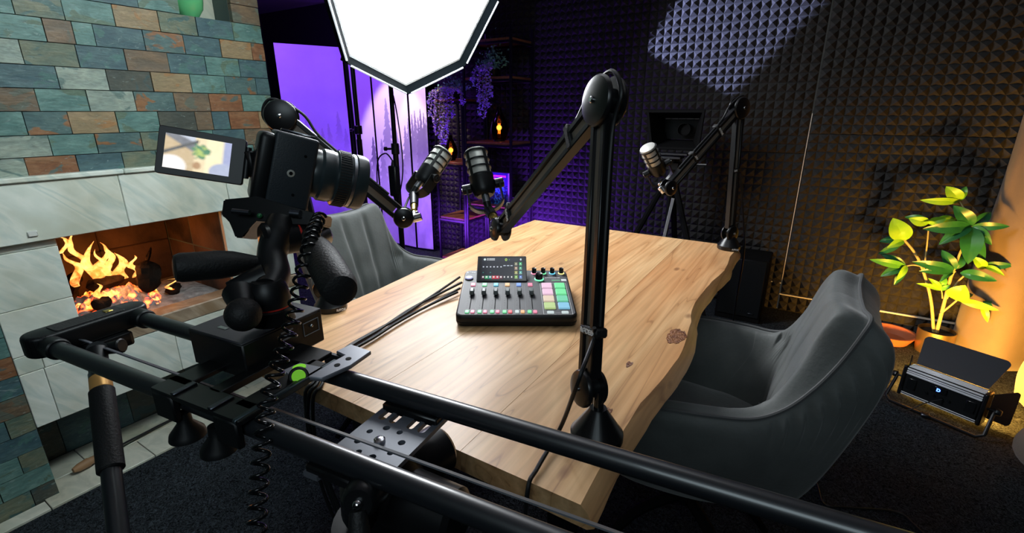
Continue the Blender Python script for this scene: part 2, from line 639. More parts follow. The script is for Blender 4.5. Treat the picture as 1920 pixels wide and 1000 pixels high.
def ember():
    m = mat('ember_bed', (0.12, 0.10, 0.10), 0.95)
    nt = m.node_tree
    b = nt.nodes['Principled BSDF']
    N = nt.nodes.new
    L = nt.links.new
    tc = N('ShaderNodeTexCoord')
    n = N('ShaderNodeTexNoise')
    n.inputs['Scale'].default_value = 24
    n.inputs['Detail'].default_value = 6
    n.inputs['Distortion'].default_value = 0.8
    L(tc.outputs['Object'], n.inputs['Vector'])
    r = N('ShaderNodeValToRGB')
    e = r.color_ramp.elements
    e[0].position = 0.45
    e[0].color = (0, 0, 0, 1)
    e[1].position = 0.50
    e[1].color = (1.0, 0.06, 0.01, 1)
    k = e.new(0.56)
    k.color = (1.0, 0.30, 0.03, 1)
    k = e.new(0.63)
    k.color = (1.0, 0.62, 0.12, 1)
    L(n.outputs['Fac'], r.inputs[0])
    L(r.outputs[0], b.inputs['Emission Color'])
    b.inputs['Emission Strength'].default_value = 2.0
    n2 = N('ShaderNodeTexNoise')
    n2.inputs['Scale'].default_value = 60
    L(tc.outputs['Object'], n2.inputs['Vector'])
    r2 = N('ShaderNodeValToRGB')
    r2.color_ramp.elements[0].color = (0.03, 0.025, 0.025, 1)
    r2.color_ramp.elements[1].color = (0.5, 0.45, 0.45, 1)
    L(n2.outputs['Fac'], r2.inputs[0])
    L(r2.outputs[0], b.inputs['Base Color'])
    return m


M['ember'] = ember()


# ------------------------------------------------------------------ mesh building
def FR(p0, p1, side=None):
    """matrix with Z from p0 to p1 and X near 'side'"""
    p0, p1 = Vector(p0), Vector(p1)
    z = (p1 - p0).normalized()
    s = Vector(side) if side is not None else (Vector((0, 0, 1)) if abs(z.z) < 0.95 else Vector((1, 0, 0)))
    x = (s - z * s.dot(z)).normalized()
    y = z.cross(x)
    m = Matrix((x, y, z)).transposed().to_4x4()
    m.translation = p0
    return m


def T(x, y, z):
    return Matrix.Translation((x, y, z))


def catmull(pts, n=6):
    pts = [Vector(p) for p in pts]
    if len(pts) < 3:
        return pts
    out = []
    for i in range(len(pts) - 1):
        a = pts[max(i - 1, 0)]
        b, c = pts[i], pts[i + 1]
        d = pts[min(i + 2, len(pts) - 1)]
        for k in range(n):
            t = k / n
            out.append(0.5 * ((2 * b) + (c - a) * t + (2 * a - 5 * b + 4 * c - d) * t * t + (3 * b - a - 3 * c + d) * t ** 3))
    out.append(pts[-1])
    return out


class MB:
    def __init__(self):
        self.bm = bmesh.new()

    def _take(self, t, m):
        vs = [self.bm.verts.new(m @ v.co if m is not None else v.co) for v in t.verts]
        t.verts.index_update()
        for f in t.faces:
            try:
                self.bm.faces.new([vs[v.index] for v in f.verts])
            except ValueError:
                pass
        t.free()
        return self

    def box(self, c, s, m=None, bev=0.0, seg=1):
        t = bmesh.new()
        bmesh.ops.create_cube(t, size=1)
        for v in t.verts:
            v.co = Vector((v.co.x * s[0], v.co.y * s[1], v.co.z * s[2]))
        if bev > 0:
            bmesh.ops.bevel(t, geom=t.edges[:], offset=bev, segments=seg, affect='EDGES', profile=0.5)
        for v in t.verts:
            v.co += Vector(c)
        return self._take(t, m)

    def prism(self, poly, z0, z1, m=None, bev=0.0, seg=1, bevtop=False):
        t = bmesh.new()
        a = [t.verts.new((p[0], p[1], z0)) for p in poly]
        b = [t.verts.new((p[0], p[1], z1)) for p in poly]
        n = len(poly)
        t.faces.new(list(reversed(a)))
        top = t.faces.new(b)
        for i in range(n):
            t.faces.new([a[i], a[(i + 1) % n], b[(i + 1) % n], b[i]])
        bmesh.ops.recalc_face_normals(t, faces=t.faces[:])
        if bev > 0:
            ed = list(top.edges) if bevtop else t.edges[:]
            bmesh.ops.bevel(t, geom=ed, offset=bev, segments=seg, affect='EDGES', profile=0.5)
        return self._take(t, m)

    def lathe(self, prof, n=24, m=None, sx=1.0, sy=1.0):
        rings = []
        for r, z in prof:
            if r <= 1e-6:
                rings.append([self.bm.verts.new(self._t((0, 0, z), m))])
            else:
                rings.append([self.bm.verts.new(self._t((r * sx * math.cos(2 * math.pi * k / n), r * sy * math.sin(2 * math.pi * k / n), z), m)) for k in range(n)])
        for a, b in zip(rings, rings[1:]):
            for k in range(n):
                k2 = (k + 1) % n
                if len(a) == 1 and len(b) == 1:
                    break
                if len(a) == 1:
                    self.bm.faces.new([a[0], b[k2], b[k]])
                elif len(b) == 1:
                    self.bm.faces.new([a[k], a[k2], b[0]])
                else:
                    self.bm.faces.new([a[k], a[k2], b[k2], b[k]])
        if len(rings[0]) > 1:
            self.bm.faces.new(list(reversed(rings[0])))
        if len(rings[-1]) > 1:
            self.bm.faces.new(rings[-1])
        return self

    def _t(self, p, m):
        return m @ Vector(p) if m is not None else Vector(p)

    def cyl(self, p0, p1, r0, r1=None, n=20, bev=0.0):
        r1 = r0 if r1 is None else r1
        L = (Vector(p1) - Vector(p0)).length
        if bev > 0:
            pr = [(0, 0), (r0 - bev, 0), (r0, bev), (r1, L - bev), (r1 - bev, L), (0, L)]
        else:
            pr = [(0, 0), (r0, 0), (r1, L), (0, L)]
        return self.lathe(pr, n, FR(p0, p1))

    def tube(self, pts, r, n=8, smooth=0, closed=False):
        if smooth:
            if closed:
                pts = list(pts) + [pts[0]]
            pts = catmull(pts, smooth)
            if closed:
                pts = pts[:-1]
        pts = [Vector(p) for p in pts]
        N = len(pts)
        rr = r if isinstance(r, (list, tuple)) else None
        z0 = (pts[1] - pts[0]).normalized()
        x = z0.orthogonal().normalized()
        rings = []
        for i, p in enumerate(pts):
            if closed:
                d = pts[(i + 1) % N] - pts[i - 1]
            else:
                d = pts[min(i + 1, N - 1)] - pts[max(i - 1, 0)]
            if d.length < 1e-9:
                d = z0
            d = d.normalized()
            x = (x - d * x.dot(d))
            x = x.normalized() if x.length > 1e-6 else d.orthogonal().normalized()
            y = d.cross(x)
            ra = rr[min(i * len(rr) // N, len(rr) - 1)] if rr else r
            if rr and len(rr) > 1:
                f = i / (N - 1) * (len(rr) - 1)
                k = min(int(f), len(rr) - 2)
                ra = rr[k] + (rr[k + 1] - rr[k]) * (f - k)
            rings.append([self.bm.verts.new(p + x * (ra * math.cos(2 * math.pi * q / n)) + y * (ra * math.sin(2 * math.pi * q / n))) for q in range(n)])
        for i in range(N if closed else N - 1):
            a, b = rings[i], rings[(i + 1) % N]
            for q in range(n):
                self.bm.faces.new([a[q], a[(q + 1) % n], b[(q + 1) % n], b[q]])
        if not closed:
            self.bm.faces.new(list(reversed(rings[0])))
            self.bm.faces.new(rings[-1])
        return self

    def grid(self, rows, closeu=False, closev=False, m=None):
        V = [[self.bm.verts.new(self._t(p, m)) for p in row] for row in rows]
        nu, nv = len(V), len(V[0])
        for i in range(nu if closeu else nu - 1):
            for j in range(nv if closev else nv - 1):
                a, b = V[i], V[(i + 1) % nu]
                try:
                    self.bm.faces.new([a[j], a[(j + 1) % nv], b[(j + 1) % nv], b[j]])
                except ValueError:
                    pass
        return V

    def sphere(self, c, r, n=16, m=None, s=(1, 1, 1)):
        t = bmesh.new()
        bmesh.ops.create_uvsphere(t, u_segments=n, v_segments=max(6, n * 2 // 3), radius=1)
        for v in t.verts:
            v.co = Vector((v.co.x * r * s[0] + c[0], v.co.y * r * s[1] + c[1], v.co.z * r * s[2] + c[2]))
        return self._take(t, m)

    def torus(self, c, Rr, r, axis=(0, 0, 1), n=28, k=8):
        mm = FR(c, Vector(c) + Vector(axis))
        pts = [mm @ Vector((Rr * math.cos(2 * math.pi * i / n), Rr * math.sin(2 * math.pi * i / n), 0)) for i in range(n)]
        return self.tube(pts, r, k, closed=True)

    def add(self, other, m=None):
        return self._take(other.bm, m)


def finish(mb, name, smooth=True, angle=38):
    bm = mb.bm
    bmesh.ops.recalc_face_normals(bm, faces=bm.faces[:])
    me = bpy.data.meshes.new(name)
    bm.to_mesh(me)
    bm.free()
    if smooth:
        me.shade_smooth()
        me.set_sharp_from_angle(angle=R(angle))
    return me


def root(name, label, cat, loc=(0, 0, 0), group=None, mw=None):
    o = bpy.data.objects.new(name, None)
    o.empty_display_size = 0.02
    COL.objects.link(o)
    if mw is not None:
        o.matrix_world = mw
    else:
        o.location = loc
    o['label'] = label
    o['category'] = cat
    if group:
        o['group'] = group
    o['_w'] = 1
    return o


def origin(o):
    """world matrix of an object built in this script (parents are unrotated unless built in local space)"""
    m = o.matrix_basis.copy()
    p = o.parent
    while p:
        m = p.matrix_basis @ m
        p = p.parent
    return m


def part(name, mb, material, parent, local=False, smooth=True, angle=38, label=None, kind=None, sub=0):
    """one mesh object under parent; vertices are given in world space unless local=True"""
    me = finish(mb, name, smooth, angle)
    if material is not None:
        for mm in (material if isinstance(material, (list, tuple)) else [material]):
            me.materials.append(mm)
    o = bpy.data.objects.new(name, me)
    COL.objects.link(o)
    if parent is not None:
        o.parent = parent
        if not local:
            me.transform(origin(parent).inverted())
    if label:
        o['label'] = label
    if kind:
        o['kind'] = kind
    if sub:
        md = o.modifiers.new('smooth', 'SUBSURF')
        md.levels = sub
        md.render_levels = sub
    return o


def thing(name, mb, material, label, cat, group=None, kind=None, smooth=True, angle=38, centre=True, sub=0):
    me = finish(mb, name, smooth, angle)
    me.materials.append(material)
    o = bpy.data.objects.new(name, me)
    COL.objects.link(o)
    if centre and len(me.vertices):
        xs = [v.co.x for v in me.vertices]
        ys = [v.co.y for v in me.vertices]
        zs = [v.co.z for v in me.vertices]
        c = Vector(((min(xs) + max(xs)) / 2, (min(ys) + max(ys)) / 2, min(zs)))
        me.transform(Matrix.Translation(-c))
        o.location = c
    o['label'] = label
    o['category'] = cat
    if group:
        o['group'] = group
    if kind:
        o['kind'] = kind
    if sub:
        md = o.modifiers.new('smooth', 'SUBSURF')
        md.levels = sub
        md.render_levels = sub
    return o


def struct(name, mb, material, smooth=False, label=None):
    me = finish(mb, name, smooth)
    me.materials.append(material)
    o = bpy.data.objects.new(name, me)
    COL.objects.link(o)
    o['kind'] = 'structure'
    if label:
        o['label'] = label
    return o


def centred_piece(name, mb, material, parent, smooth=False, label=None):
    """piece whose own origin sits at its middle, under a structure or thing"""
    me = finish(mb, name, smooth)
    me.materials.append(material)
    n = len(me.vertices)
    c = sum((v.co for v in me.vertices), Vector()) / n
    me.transform(Matrix.Translation(-c))
    o = bpy.data.objects.new(name, me)
    COL.objects.link(o)
    o.parent = parent
    o.location = origin(parent).inverted() @ c if parent else c
    if label:
        o['label'] = label
    return o


def text(body, size, mw, material, parent, name='lettering', depth=0.0004, bold=0.0, squash=1.0, align='LEFT'):
    cu = bpy.data.curves.new(name, 'FONT')
    cu.body = body
    cu.size = size
    cu.extrude = depth
    cu.offset = bold
    cu.align_x = align
    o = bpy.data.objects.new(name, cu)
    dg = bpy.context.evaluated_depsgraph_get()
    COL.objects.link(o)
    dg.update()
    me = bpy.data.meshes.new_from_object(o.evaluated_get(dg))
    bpy.data.objects.remove(o)
    bpy.data.curves.remove(cu)
    me.name = name
    me.transform(Matrix.Diagonal((squash, 1, 1, 1)))
    me.transform(mw)
    me.materials.clear()
    me.materials.append(material)
    o = bpy.data.objects.new(name, me)
    COL.objects.link(o)
    if parent:
        o.parent = parent
        me.transform(origin(parent).inverted())
    return o


def picture(name, corners, nx, ny, fn, material, parent):
    """flat print on four corners (bottom-left, bottom-right, top-right, top-left); fn(u, v) gives the colour"""
    a, b, c, d = [Vector(p) for p in corners]
    vs, cols, fs = [], [], []
    for j in range(ny + 1):
        for i in range(nx + 1):
            u, v = i / nx, j / ny
            vs.append((a * (1 - u) + b * u) * (1 - v) + (d * (1 - u) + c * u) * v)
            cols.extend((*fn(u, v), 1.0))
    for j in range(ny):
        for i in range(nx):
            k = j * (nx + 1) + i
            fs.append((k, k + 1, k + nx + 2, k + nx + 1))
    me = bpy.data.meshes.new(name)
    me.from_pydata(vs, [], fs)
    at = me.color_attributes.new('Col', 'FLOAT_COLOR', 'POINT')
    at.data.foreach_set('color', cols)
    me.materials.append(material)
    me.update()
    o = bpy.data.objects.new(name, me)
    COL.objects.link(o)
    o.parent = parent
    me.transform(origin(parent).inverted())
    return o
# ================================================================== SETTING
struct('floor', MB().box((-1.4, 0.9, -0.05), (7.9, 5.2, 0.1)), M['carpet'], label='charcoal looped carpet floor')
struct('ceiling', MB().box((-1.4, 0.9, 2.27), (7.9, 5.2, 0.1)), M['ceiling'])
wall_back = struct('wall_back', MB().box((-1.4, 3.48, 1.11), (7.9, 0.1, 2.22)), M['white_wall'])
struct('wall_alcove', MB().box((-5.3, 2.4, 1.11), (0.1, 2.2, 2.22)), M['black_wall'])
struct('wall_right', MB().box((2.5, 0.9, 1.11), (0.1, 5.2, 2.22)), M['black_wall'])
struct('wall_front', MB().box((-1.4, -1.65, 1.11), (7.9, 0.1, 2.22)), M['black_wall'])
part('black_wall_panel', MB().box((-4.16, 3.42, 1.11), (2.2, 0.03, 2.22)), M['black_wall'], wall_back, smooth=False)
bl = MB()
bl.box((-2.46, -0.65, 1.11), (0.88, 1.90, 2.22))
bl.box((-2.40, 0.795, 1.0), (0.1, 0.0, 0.0)) if False else None
bl.box((-2.46, 0.795, 0.358), (0.88, 0.99, 0.186))
bl.box((-2.46, 0.395, 0.657), (0.88, 0.19, 0.41))
bl.box((-2.46, 1.145, 0.657), (0.88, 0.29, 0.41))
bl.box((-2.75, 0.745, 0.657), (0.30, 0.51, 0.41))
bl.box((-2.46, 0.795, 1.215), (0.88, 0.99, 0.706))
bl.box((-2.46, 0.645, 1.894), (0.88, 0.69, 0.652))
bl.box((-2.46, 1.234, 1.894), (0.88, 0.112, 0.652))
bl.box((-2.545, 1.084, 1.894), (0.71, 0.19, 0.652))
bl.box((-2.57, 0.795, 0.132), (0.64, 0.99, 0.265))
wall_left = struct('wall_left', bl, M['grout'])


def tile(y0, y1, z0, z1, material, x=-2.0, th=0.02, parent=None, name='slate_tile', g=0.0005, rough=0.0024, label=None):
    dx = random.uniform(-0.0012, 0.0012)
    y0 += g
    y1 -= g
    z0 += g
    z1 -= g
    mb = MB()
    ny, nz = 4, 2
    b = 0.0007
    seed = random.random() * 90
    F = []
    for j in range(nz + 1):
        row = []
        for i in range(ny + 1):
            yy = y0 + b + (y1 - y0 - 2 * b) * i / ny
            zz = z0 + b + (z1 - z0 - 2 * b) * j / nz
            row.append((x + dx + rough * mnoise.noise((yy * 22, zz * 30, seed)), yy, zz))
        F.append(row)
    V = mb.grid(F)
    ring = [V[0][i] for i in range(ny + 1)] + [V[j][ny] for j in range(1, nz + 1)] + [V[nz][i] for i in range(ny - 1, -1, -1)] + [V[j][0] for j in range(nz - 1, 0, -1)]
    cy, cz = (y0 + y1) / 2, (z0 + z1) / 2
    back = []
    for v in ring:
        sy = -b if v.co.y < cy else b
        sz = -b if v.co.z < cz else b
        back.append(mb.bm.verts.new((x + dx - th, v.co.y + (sy if abs(v.co.y - cy) > (y1 - y0) / 2 - 2 * b else 0), v.co.z + (sz if abs(v.co.z - cz) > (z1 - z0) / 2 - 2 * b else 0))))
    n = len(ring)
    for i in range(n):
        mb.bm.faces.new([ring[i], ring[(i + 1) % n], back[(i + 1) % n], back[i]])
    return centred_piece(name, mb, material, parent or wall_left, smooth=True, label=label)


S = {'t': 'slate_teal', 'b': 'slate_blue', 'g': 'slate_green', 'n': 'slate_brown', 'r': 'slate_rust', 'o': 'slate_tan', 'p': 'slate_pale', 'm': 'slate_mix', 'd': 'slate_dark'}
ZL = [1.568, 1.502, 1.4365, 1.370, 1.305, 1.240, 1.172, 1.109, 1.055]
rows = {
    0: ([0.31, 0.421, 0.546, 0.658, 0.786, 0.916, 1.039, 1.171, 1.29], 'ttgtogbt'),
    1: ([0.31, 0.48, 0.601, 0.669, 0.721, 0.858, 0.984, 1.113, 1.236, 1.29], 'ttntbmbor'),
    2: ([0.31, 0.43, 0.536, 0.664, 0.791, 0.92, 1.046, 1.174, 1.29], 'dpgbnbtb'),
    3: ([0.31, 0.46, 0.602, 0.728, 0.855, 0.981, 1.107, 1.232, 1.29], 'tbpdotmb'),
    4: ([0.31, 0.43, 0.54, 0.662, 0.791, 0.914, 1.036, 1.163, 1.29], 'tntpmnrt'),
    5: ([0.31, 0.40, 0.499, 0.602, 0.726, 0.851, 0.974, 1.035, 1.099, 1.223, 1.29], 'gtmotdnbro'),
    6: ([0.31, 0.42, 0.541, 0.656, 0.784, 0.89, 1.026, 1.151, 1.29], 'mptmgtbn'),
    7: ([0.31, 0.40, 0.473, 0.594, 0.717, 0.819, 0.93, 1.06, 1.18, 1.29], 'gprbgtbtn'),
}
for k, (ys, cs) in rows.items():
    for a, b, c in zip(ys, ys[1:], cs):
        tile(a, b, ZL[k + 1], ZL[k], M[S[c]])
# courses above the picture's top edge: interrupted by the niche
pool = 'ttbtgnbmtodtpbtr'
z = 1.568
rr = random.Random(3)
r = 0
while z < 2.2:
    z1 = min(z + 0.0655, 2.219)
    y = 0.31 + (0.0 if r % 2 else 0.063)
    ys = [0.31]
    if r == 0:
        ys = [0.31, 0.45, 0.565, 0.714, 0.863, 0.99, None, 1.178, 1.29]
        cs = 'tgttb' + 'xn'
        segs = [(0.31, 0.45, 't'), (0.45, 0.565, 'g'), (0.565, 0.714, 't'), (0.714, 0.863, 'b'), (0.863, 0.99, 't'), (1.178, 1.29, 'n')]
    else:
        segs = []
        while ys[-1] < 0.93:
            ys.append(ys[-1] + 0.126 if len(ys) > 1 else y + 0.1)
        ys[-1] = 0.99
        segs = [(a, b, rr.choice(pool)) for a, b in zip(ys, ys[1:])] + [(1.178, 1.29, 'n' if r == 1 else rr.choice(pool))]
    for a, b, c in segs:
        tile(a, b, z, z1, M[S[c]])
    z = z1
    r += 1
# the wall left of the marble, floor to ceiling
z = 0.0
r = 0
low = ['dgdd', 'ttgd', 'gtbd', 'btdn', 'gbgn', 'nbdt', 'bddg', 'rntt', 'ttgb']
while z < 2.2:
    z1 = min(z + 0.0655, 2.219)
    y = 0.31
    k = 0
    while y > -0.9:
        w = 0.062 + 0.126 * ((r * 0.5) % 1) if k == 0 else 0.126
        y0 = max(y - w, -0.9)
        if (z1 < 0.62 or y0 > 0.25) or y0 > -0.2:
            c = low[r][k % 4] if r < len(low) else rr.choice(pool)
            tile(y0, y if y < 0.3 else 0.31, z, z1, M[S[c]])
        y = y0
        k += 1
    z = z1
    r += 1

# niche with its pale back slab and the vase
part('niche_slab', MB().box((-2.155, 1.084, 1.894), (0.07, 0.186, 0.645)), M['marble_floor'], wall_left, smooth=False, label='pale stone slab lining the niche')
vz = MB().lathe([(0, 0), (0.030, 0.0), (0.034, 0.004), (0.051, 0.03), (0.056, 0.06), (0.052, 0.10), (0.038, 0.15), (0.020, 0.20), (0.014, 0.26), (0.016, 0.30), (0.012, 0.30), (0.010, 0.26), (0.016, 0.20), (0.034, 0.15), (0.047, 0.10), (0.051, 0.06), (0.046, 0.03), (0.028, 0.008), (0, 0.008)], 32, T(-2.055, 1.045, 1.569))
thing('glass_vase', vz, M['green_glass'], 'bulbous green glass vase standing in the stone wall niche', 'vase')

# ------------------------------------------------------------------ fireplace
fp = root('fireplace', 'white marble fireplace with a wood fire set in the slate wall', 'fireplace', (-2.0, 0.8, 0))


def slab(name, x0, x1, y0, y1, z0, z1, m, bev=0.0015, g=0.0008, label=None):
    mb = MB().box(((x0 + x1) / 2, (y0 + y1) / 2, (z0 + z1) / 2), (x1 - x0, y1 - y0 - 2 * g, z1 - z0 - 2 * g), bev=bev)
    return centred_piece(name, mb, M[m] if isinstance(m, str) else m, fp, label=label)


for a, b in ((0.31, 0.70), (0.70, 1.12), (1.12, 1.29)):
    slab('mantel_ledge', -2.02, -1.965, a, b, 1.040, 1.057, 'marble', bev=0.003)
for a, b in ((0.31, 0.683), (0.683, 1.03), (1.03, 1.29)):
    slab('lintel_slab', -2.02, -1.975, a, b, 0.862, 1.040, 'marble', bev=0.002)
for y0, y1, z0, z1 in ((0.31, 0.49, 0.836, 0.862), (0.31, 0.49, 0.6625, 0.836), (0.31, 0.49, 0.514, 0.6625), (0.31, 0.373, 0.455, 0.514), (0.373, 0.49, 0.455, 0.514),
                       (1.0, 1.29, 0.514, 0.862), (0.31, 0.37, 0.265, 0.455), (0.37, 0.747, 0.265, 0.455), (0.747, 1.10, 0.265, 0.455), (1.10, 1.29, 0.265, 0.455)):
    slab('marble_slab', -2.02, -2.0, y0, y1, z0, z1, 'marble')
for a, b in ((0.49, 1.02), (1.02, 1.29)):
    slab('hearth_sill', -2.09, -1.997, a, b, 0.455, 0.512, 'sill', bev=0.004, label='soot-browned marble sill under the fire opening')
for a, b, c in ((0.31, 0.40, 'slate_dark'), (0.40, 0.62, 'slate_blue'), (0.62, 0.84, 'slate_dark'), (0.84, 1.06, 'slate_blue'), (1.06, 1.29, 'slate_dark')):
    tile(a, b, 0.009, 0.264, M[c], x=-2.235, parent=fp, name='plinth_tile', th=0.012)
fp_in = M['firebrick']
# inner box: back, two cheeks, roof, floor as fire bricks
for a, b in ((0.49, 0.74), (0.74, 1.0)):
    for z0, z1 in ((0.49, 0.68), (0.68, 0.87)):
        slab('fire_brick', -2.60, -2.50, a, b, z0, z1, fp_in, bev=0.004)
for z0, z1 in ((0.49, 0.68), (0.68, 0.87)):
    for x0, x1 in ((-2.50, -2.28), (-2.28, -2.02)):
        slab('fire_brick', x0 + 0.001, x1 - 0.001, 0.475, 0.492, z0, z1, fp_in, bev=0.003)
        slab('fire_brick', x0 + 0.001, x1 - 0.001, 0.998, 1.015, z0, z1, fp_in, bev=0.003)
slab('firebox_roof', -2.50, -2.02, 0.492, 0.998, 0.858, 0.866, M['soot'])
slab('firebox_floor', -2.50, -2.09, 0.492, 0.998, 0.455, 0.50, M['soot'])
# ash bed and ember mound
rows_ = []
for i in range(41):
    row = []
    for j in range(41):
        x = -2.495 + 0.40 * i / 40
        y = 0.495 + 0.50 * j / 40
        e = min((x + 2.495), (-2.09 - x), (y - 0.495), (0.995 - y), 0.05) / 0.05
        h = 0.500 + max(e, 0) * (0.006 + 0.012 * mnoise.fractal((x * 22, y * 22, 3), 1.0, 2.0, 4))
        row.append((x, y, max(h, 0.4995)))
    rows_.append(row)
mb = MB()
mb.grid(rows_)
part('ash_bed', mb, M['ash'], fp, kind='stuff', label='grey ash bed')
rows_ = []
for i in range(49):
    row = []
    for j in range(61):
        x = -2.42 + 0.30 * i / 48
        y = 0.50 + 0.34 * j / 60
        d = math.sqrt(((x + 2.26) / 0.145) ** 2 + ((y - 0.665) / 0.165) ** 2)
        h = 0.490 + 0.085 * max(0, 1 - d * d) ** 0.7 + (0.03 * mnoise.fractal((x * 30, y * 30, 9), 1.0, 2.0, 5) if d < 1 else 0)
        row.append((x, y, h))
    rows_.append(row)
mb = MB()
mb.grid(rows_)
thing('ember_mound', mb, M['ember'], 'glowing mound of orange embers and ash in the fireplace', 'embers', kind='stuff')


def log(label, p0, p1, r0, r1, seed, n=14, k=12):
    mb = MB()
    p0, p1 = Vector(p0), Vector(p1)
    mm = FR(p0, p1)
    L = (p1 - p0).length
    rows = []
    for i in range(n + 1):
        t = i / n
        rr_ = (r0 * (1 - t) + r1 * t) * max(0.12, min(1, math.sin(math.pi * min(t, 1 - t) * 2.6 + 0.06) if min(t, 1 - t) < 0.19 else 1)) * (1 + 0.15 * mnoise.noise((t * 9, seed, 2)))
        rows.append([mm @ Vector((rr_ * (1 + 0.5 * mnoise.noise((math.cos(a) * 1.5, math.sin(a) * 1.5, t * 3 + seed))) * math.cos(a),
                                  rr_ * (1 + 0.5 * mnoise.noise((math.cos(a) * 1.5, math.sin(a) * 1.5, t * 3 + seed))) * math.sin(a), L * t)) for a in [2 * math.pi * q / k for q in range(k)]])
    V = mb.grid(rows, closev=True)
    mb.bm.faces.new(V[0])
    mb.bm.faces.new(list(reversed(V[-1])))
    return thing('log', mb, M['log'], label, 'log', group='logs on the fire')


log('charred log lying flat across the embers', (-2.27, 0.60, 0.605), (-2.30, 0.735, 0.600), 0.026, 0.022, 1)
log('short dark log end at the front of the fire', (-2.16, 0.575, 0.555), (-2.19, 0.635, 0.560), 0.022, 0.024, 4)
log('thick upright charred stump right of the flames', (-2.20, 0.765, 0.545), (-2.24, 0.80, 0.665), 0.034, 0.042, 7)
log('thin forked twig on top of the charred stump', (-2.24, 0.80, 0.66), (-2.25, 0.83, 0.715), 0.010, 0.003, 3)
log('grey half-burnt log leaning behind the embers', (-2.40, 0.56, 0.52), (-2.33, 0.60, 0.66), 0.028, 0.02, 11)
log('wedge of unburnt wood at the right of the embers', (-2.21, 0.845, 0.515), (-2.26, 0.905, 0.53), 0.024, 0.012, 14)

# flames: twisted tongues with depth
mb = MB()
tongues = [((-2.30, 0.64, 0.60), 0.17, 0.020, 1), ((-2.31, 0.685, 0.61), 0.12, 0.024, 2), ((-2.29, 0.73, 0.60), 0.11, 0.022, 3), ((-2.33, 0.60, 0.60), 0.14, 0.018, 4), ((-2.27, 0.665, 0.61), 0.13, 0.014, 5),
           ((-2.30, 0.775, 0.59), 0.09, 0.020, 6), ((-2.36, 0.63, 0.66), 0.15, 0.012, 7), ((-2.20, 0.615, 0.56), 0.07, 0.014, 8), ((-2.20, 0.85, 0.53), 0.05, 0.010, 9), ((-2.35, 0.71, 0.60), 0.15, 0.016, 10), ((-2.37, 0.595, 0.73), 0.07, 0.010, 11)]
for (p, h, w, s) in tongues:
    rows = []
    n = 16
    for i in range(n + 1):
        t = i / n
        prof = math.sin(math.pi * min(1, (t * 0.9 + 0.1)) ** 0.75) * (1 - 0.2 * t) + 0.02
        c = Vector(p) + Vector((0.02 * mnoise.noise((s * 3.1, t * 2.5, 0)), 0.045 * t * mnoise.noise((s * 7.7, t * 3.0, 5)) + 0.012 * math.sin(t * 7 + s), h * t))
        ang = t * 1.2 + s
        rows.append([c + Vector((0.5 * w * prof * math.cos(a + ang) * 1.0, w * prof * math.sin(a + ang), 0)) for a in [2 * math.pi * q / 12 for q in range(12)]])
    V = mb.grid(rows, closev=True)
    mb.bm.faces.new(V[0])
    mb.bm.faces.new(list(reversed(V[-1])))
thing('flames', mb, M['flame'], 'orange and yellow flames licking up behind the charred logs', 'fire', kind='stuff')
lamp('fire_glow', 'POINT', (-2.24, 0.70, 0.67), (0, 0, 0), 2.0, (1.0, 0.33, 0.07), 0.05)

# small white square switch on the lintel
sw = MB().box((-1.972, 0.435, 0.889), (0.006, 0.022, 0.017), bev=0.0015)
thing('wall_switch', sw, M['switch'], 'small white square switch plate stuck on the marble lintel', 'switch')

# stone border on the floor along the wall
ft = bpy.data.objects.new('floor_border', None)
COL.objects.link(ft)
ft['kind'] = 'structure'


def ftile(x0, x1, y0, y1):
    mb = MB().box(((x0 + x1) / 2, (y0 + y1) / 2, 0.003), (x1 - x0 - 0.003, y1 - y0 - 0.003, 0.010), bev=0.001)
    return centred_piece('floor_tile', mb, M['marble_floor'], ft)


for a, b in zip([0.31, 0.42, 0.72, 1.02, 1.29], [0.42, 0.72, 1.02, 1.29]):
    ftile(-2.235, -2.09, a, b)
for a, b in zip([-0.6, -0.3, 0.0, 0.27, 0.57, 0.87, 1.17], [-0.3, 0.0, 0.27, 0.57, 0.87, 1.17, 1.35]):
    ftile(-2.09 if a >= 0.27 else -1.995, -1.935, a, b)
ftile(-2.09, -1.995, 0.312, 0.57) if False else None

# ------------------------------------------------------------------ acoustic foam
def foam(x0, x1, z0, z1, g=0.0012):
    mb = MB()
    bm = mb.bm
    x0 += g
    x1 -= g
    z0 += g
    z1 -= g
    nx = max(1, round((x1 - x0) / 0.05))
    nz = max(1, round((z1 - z0) / 0.05))
    yb, ya, yw = 3.402, 3.370, 3.428
    rnd = random.Random(int(x0 * 100 + z0 * 7))
    V = [[bm.verts.new((x0 + (x1 - x0) * i / nx, yb, z0 + (z1 - z0) * j / nz)) for i in range(nx + 1)] for j in range(nz + 1)]
    for j in range(nz):
        for i in range(nx):
            a, b, c, d = V[j][i], V[j][i + 1], V[j + 1][i + 1], V[j + 1][i]
            cx = (a.co.x + b.co.x) / 2 + rnd.uniform(-0.0025, 0.0025)
            cz = (a.co.z + d.co.z) / 2 + rnd.uniform(-0.0025, 0.0025) - 0.002
            ap = bm.verts.new((cx, ya + rnd.uniform(-0.002, 0.003), cz))
            for p, q in ((a, b), (b, c), (c, d), (d, a)):
                bm.faces.new([p, q, ap])
    ring = [V[0][i] for i in range(nx + 1)] + [V[j][nx] for j in range(1, nz + 1)] + [V[nz][i] for i in range(nx - 1, -1, -1)] + [V[j][0] for j in range(nz - 1, 0, -1)]
    bk = [bm.verts.new((v.co.x, yw, v.co.z)) for v in ring]
    n = len(ring)
    for i in range(n):
        bm.faces.new([ring[i], ring[(i + 1) % n], bk[(i + 1) % n], bk[i]])
    return centred_piece('foam_panel', mb, M['foam'], wall_back, smooth=False)


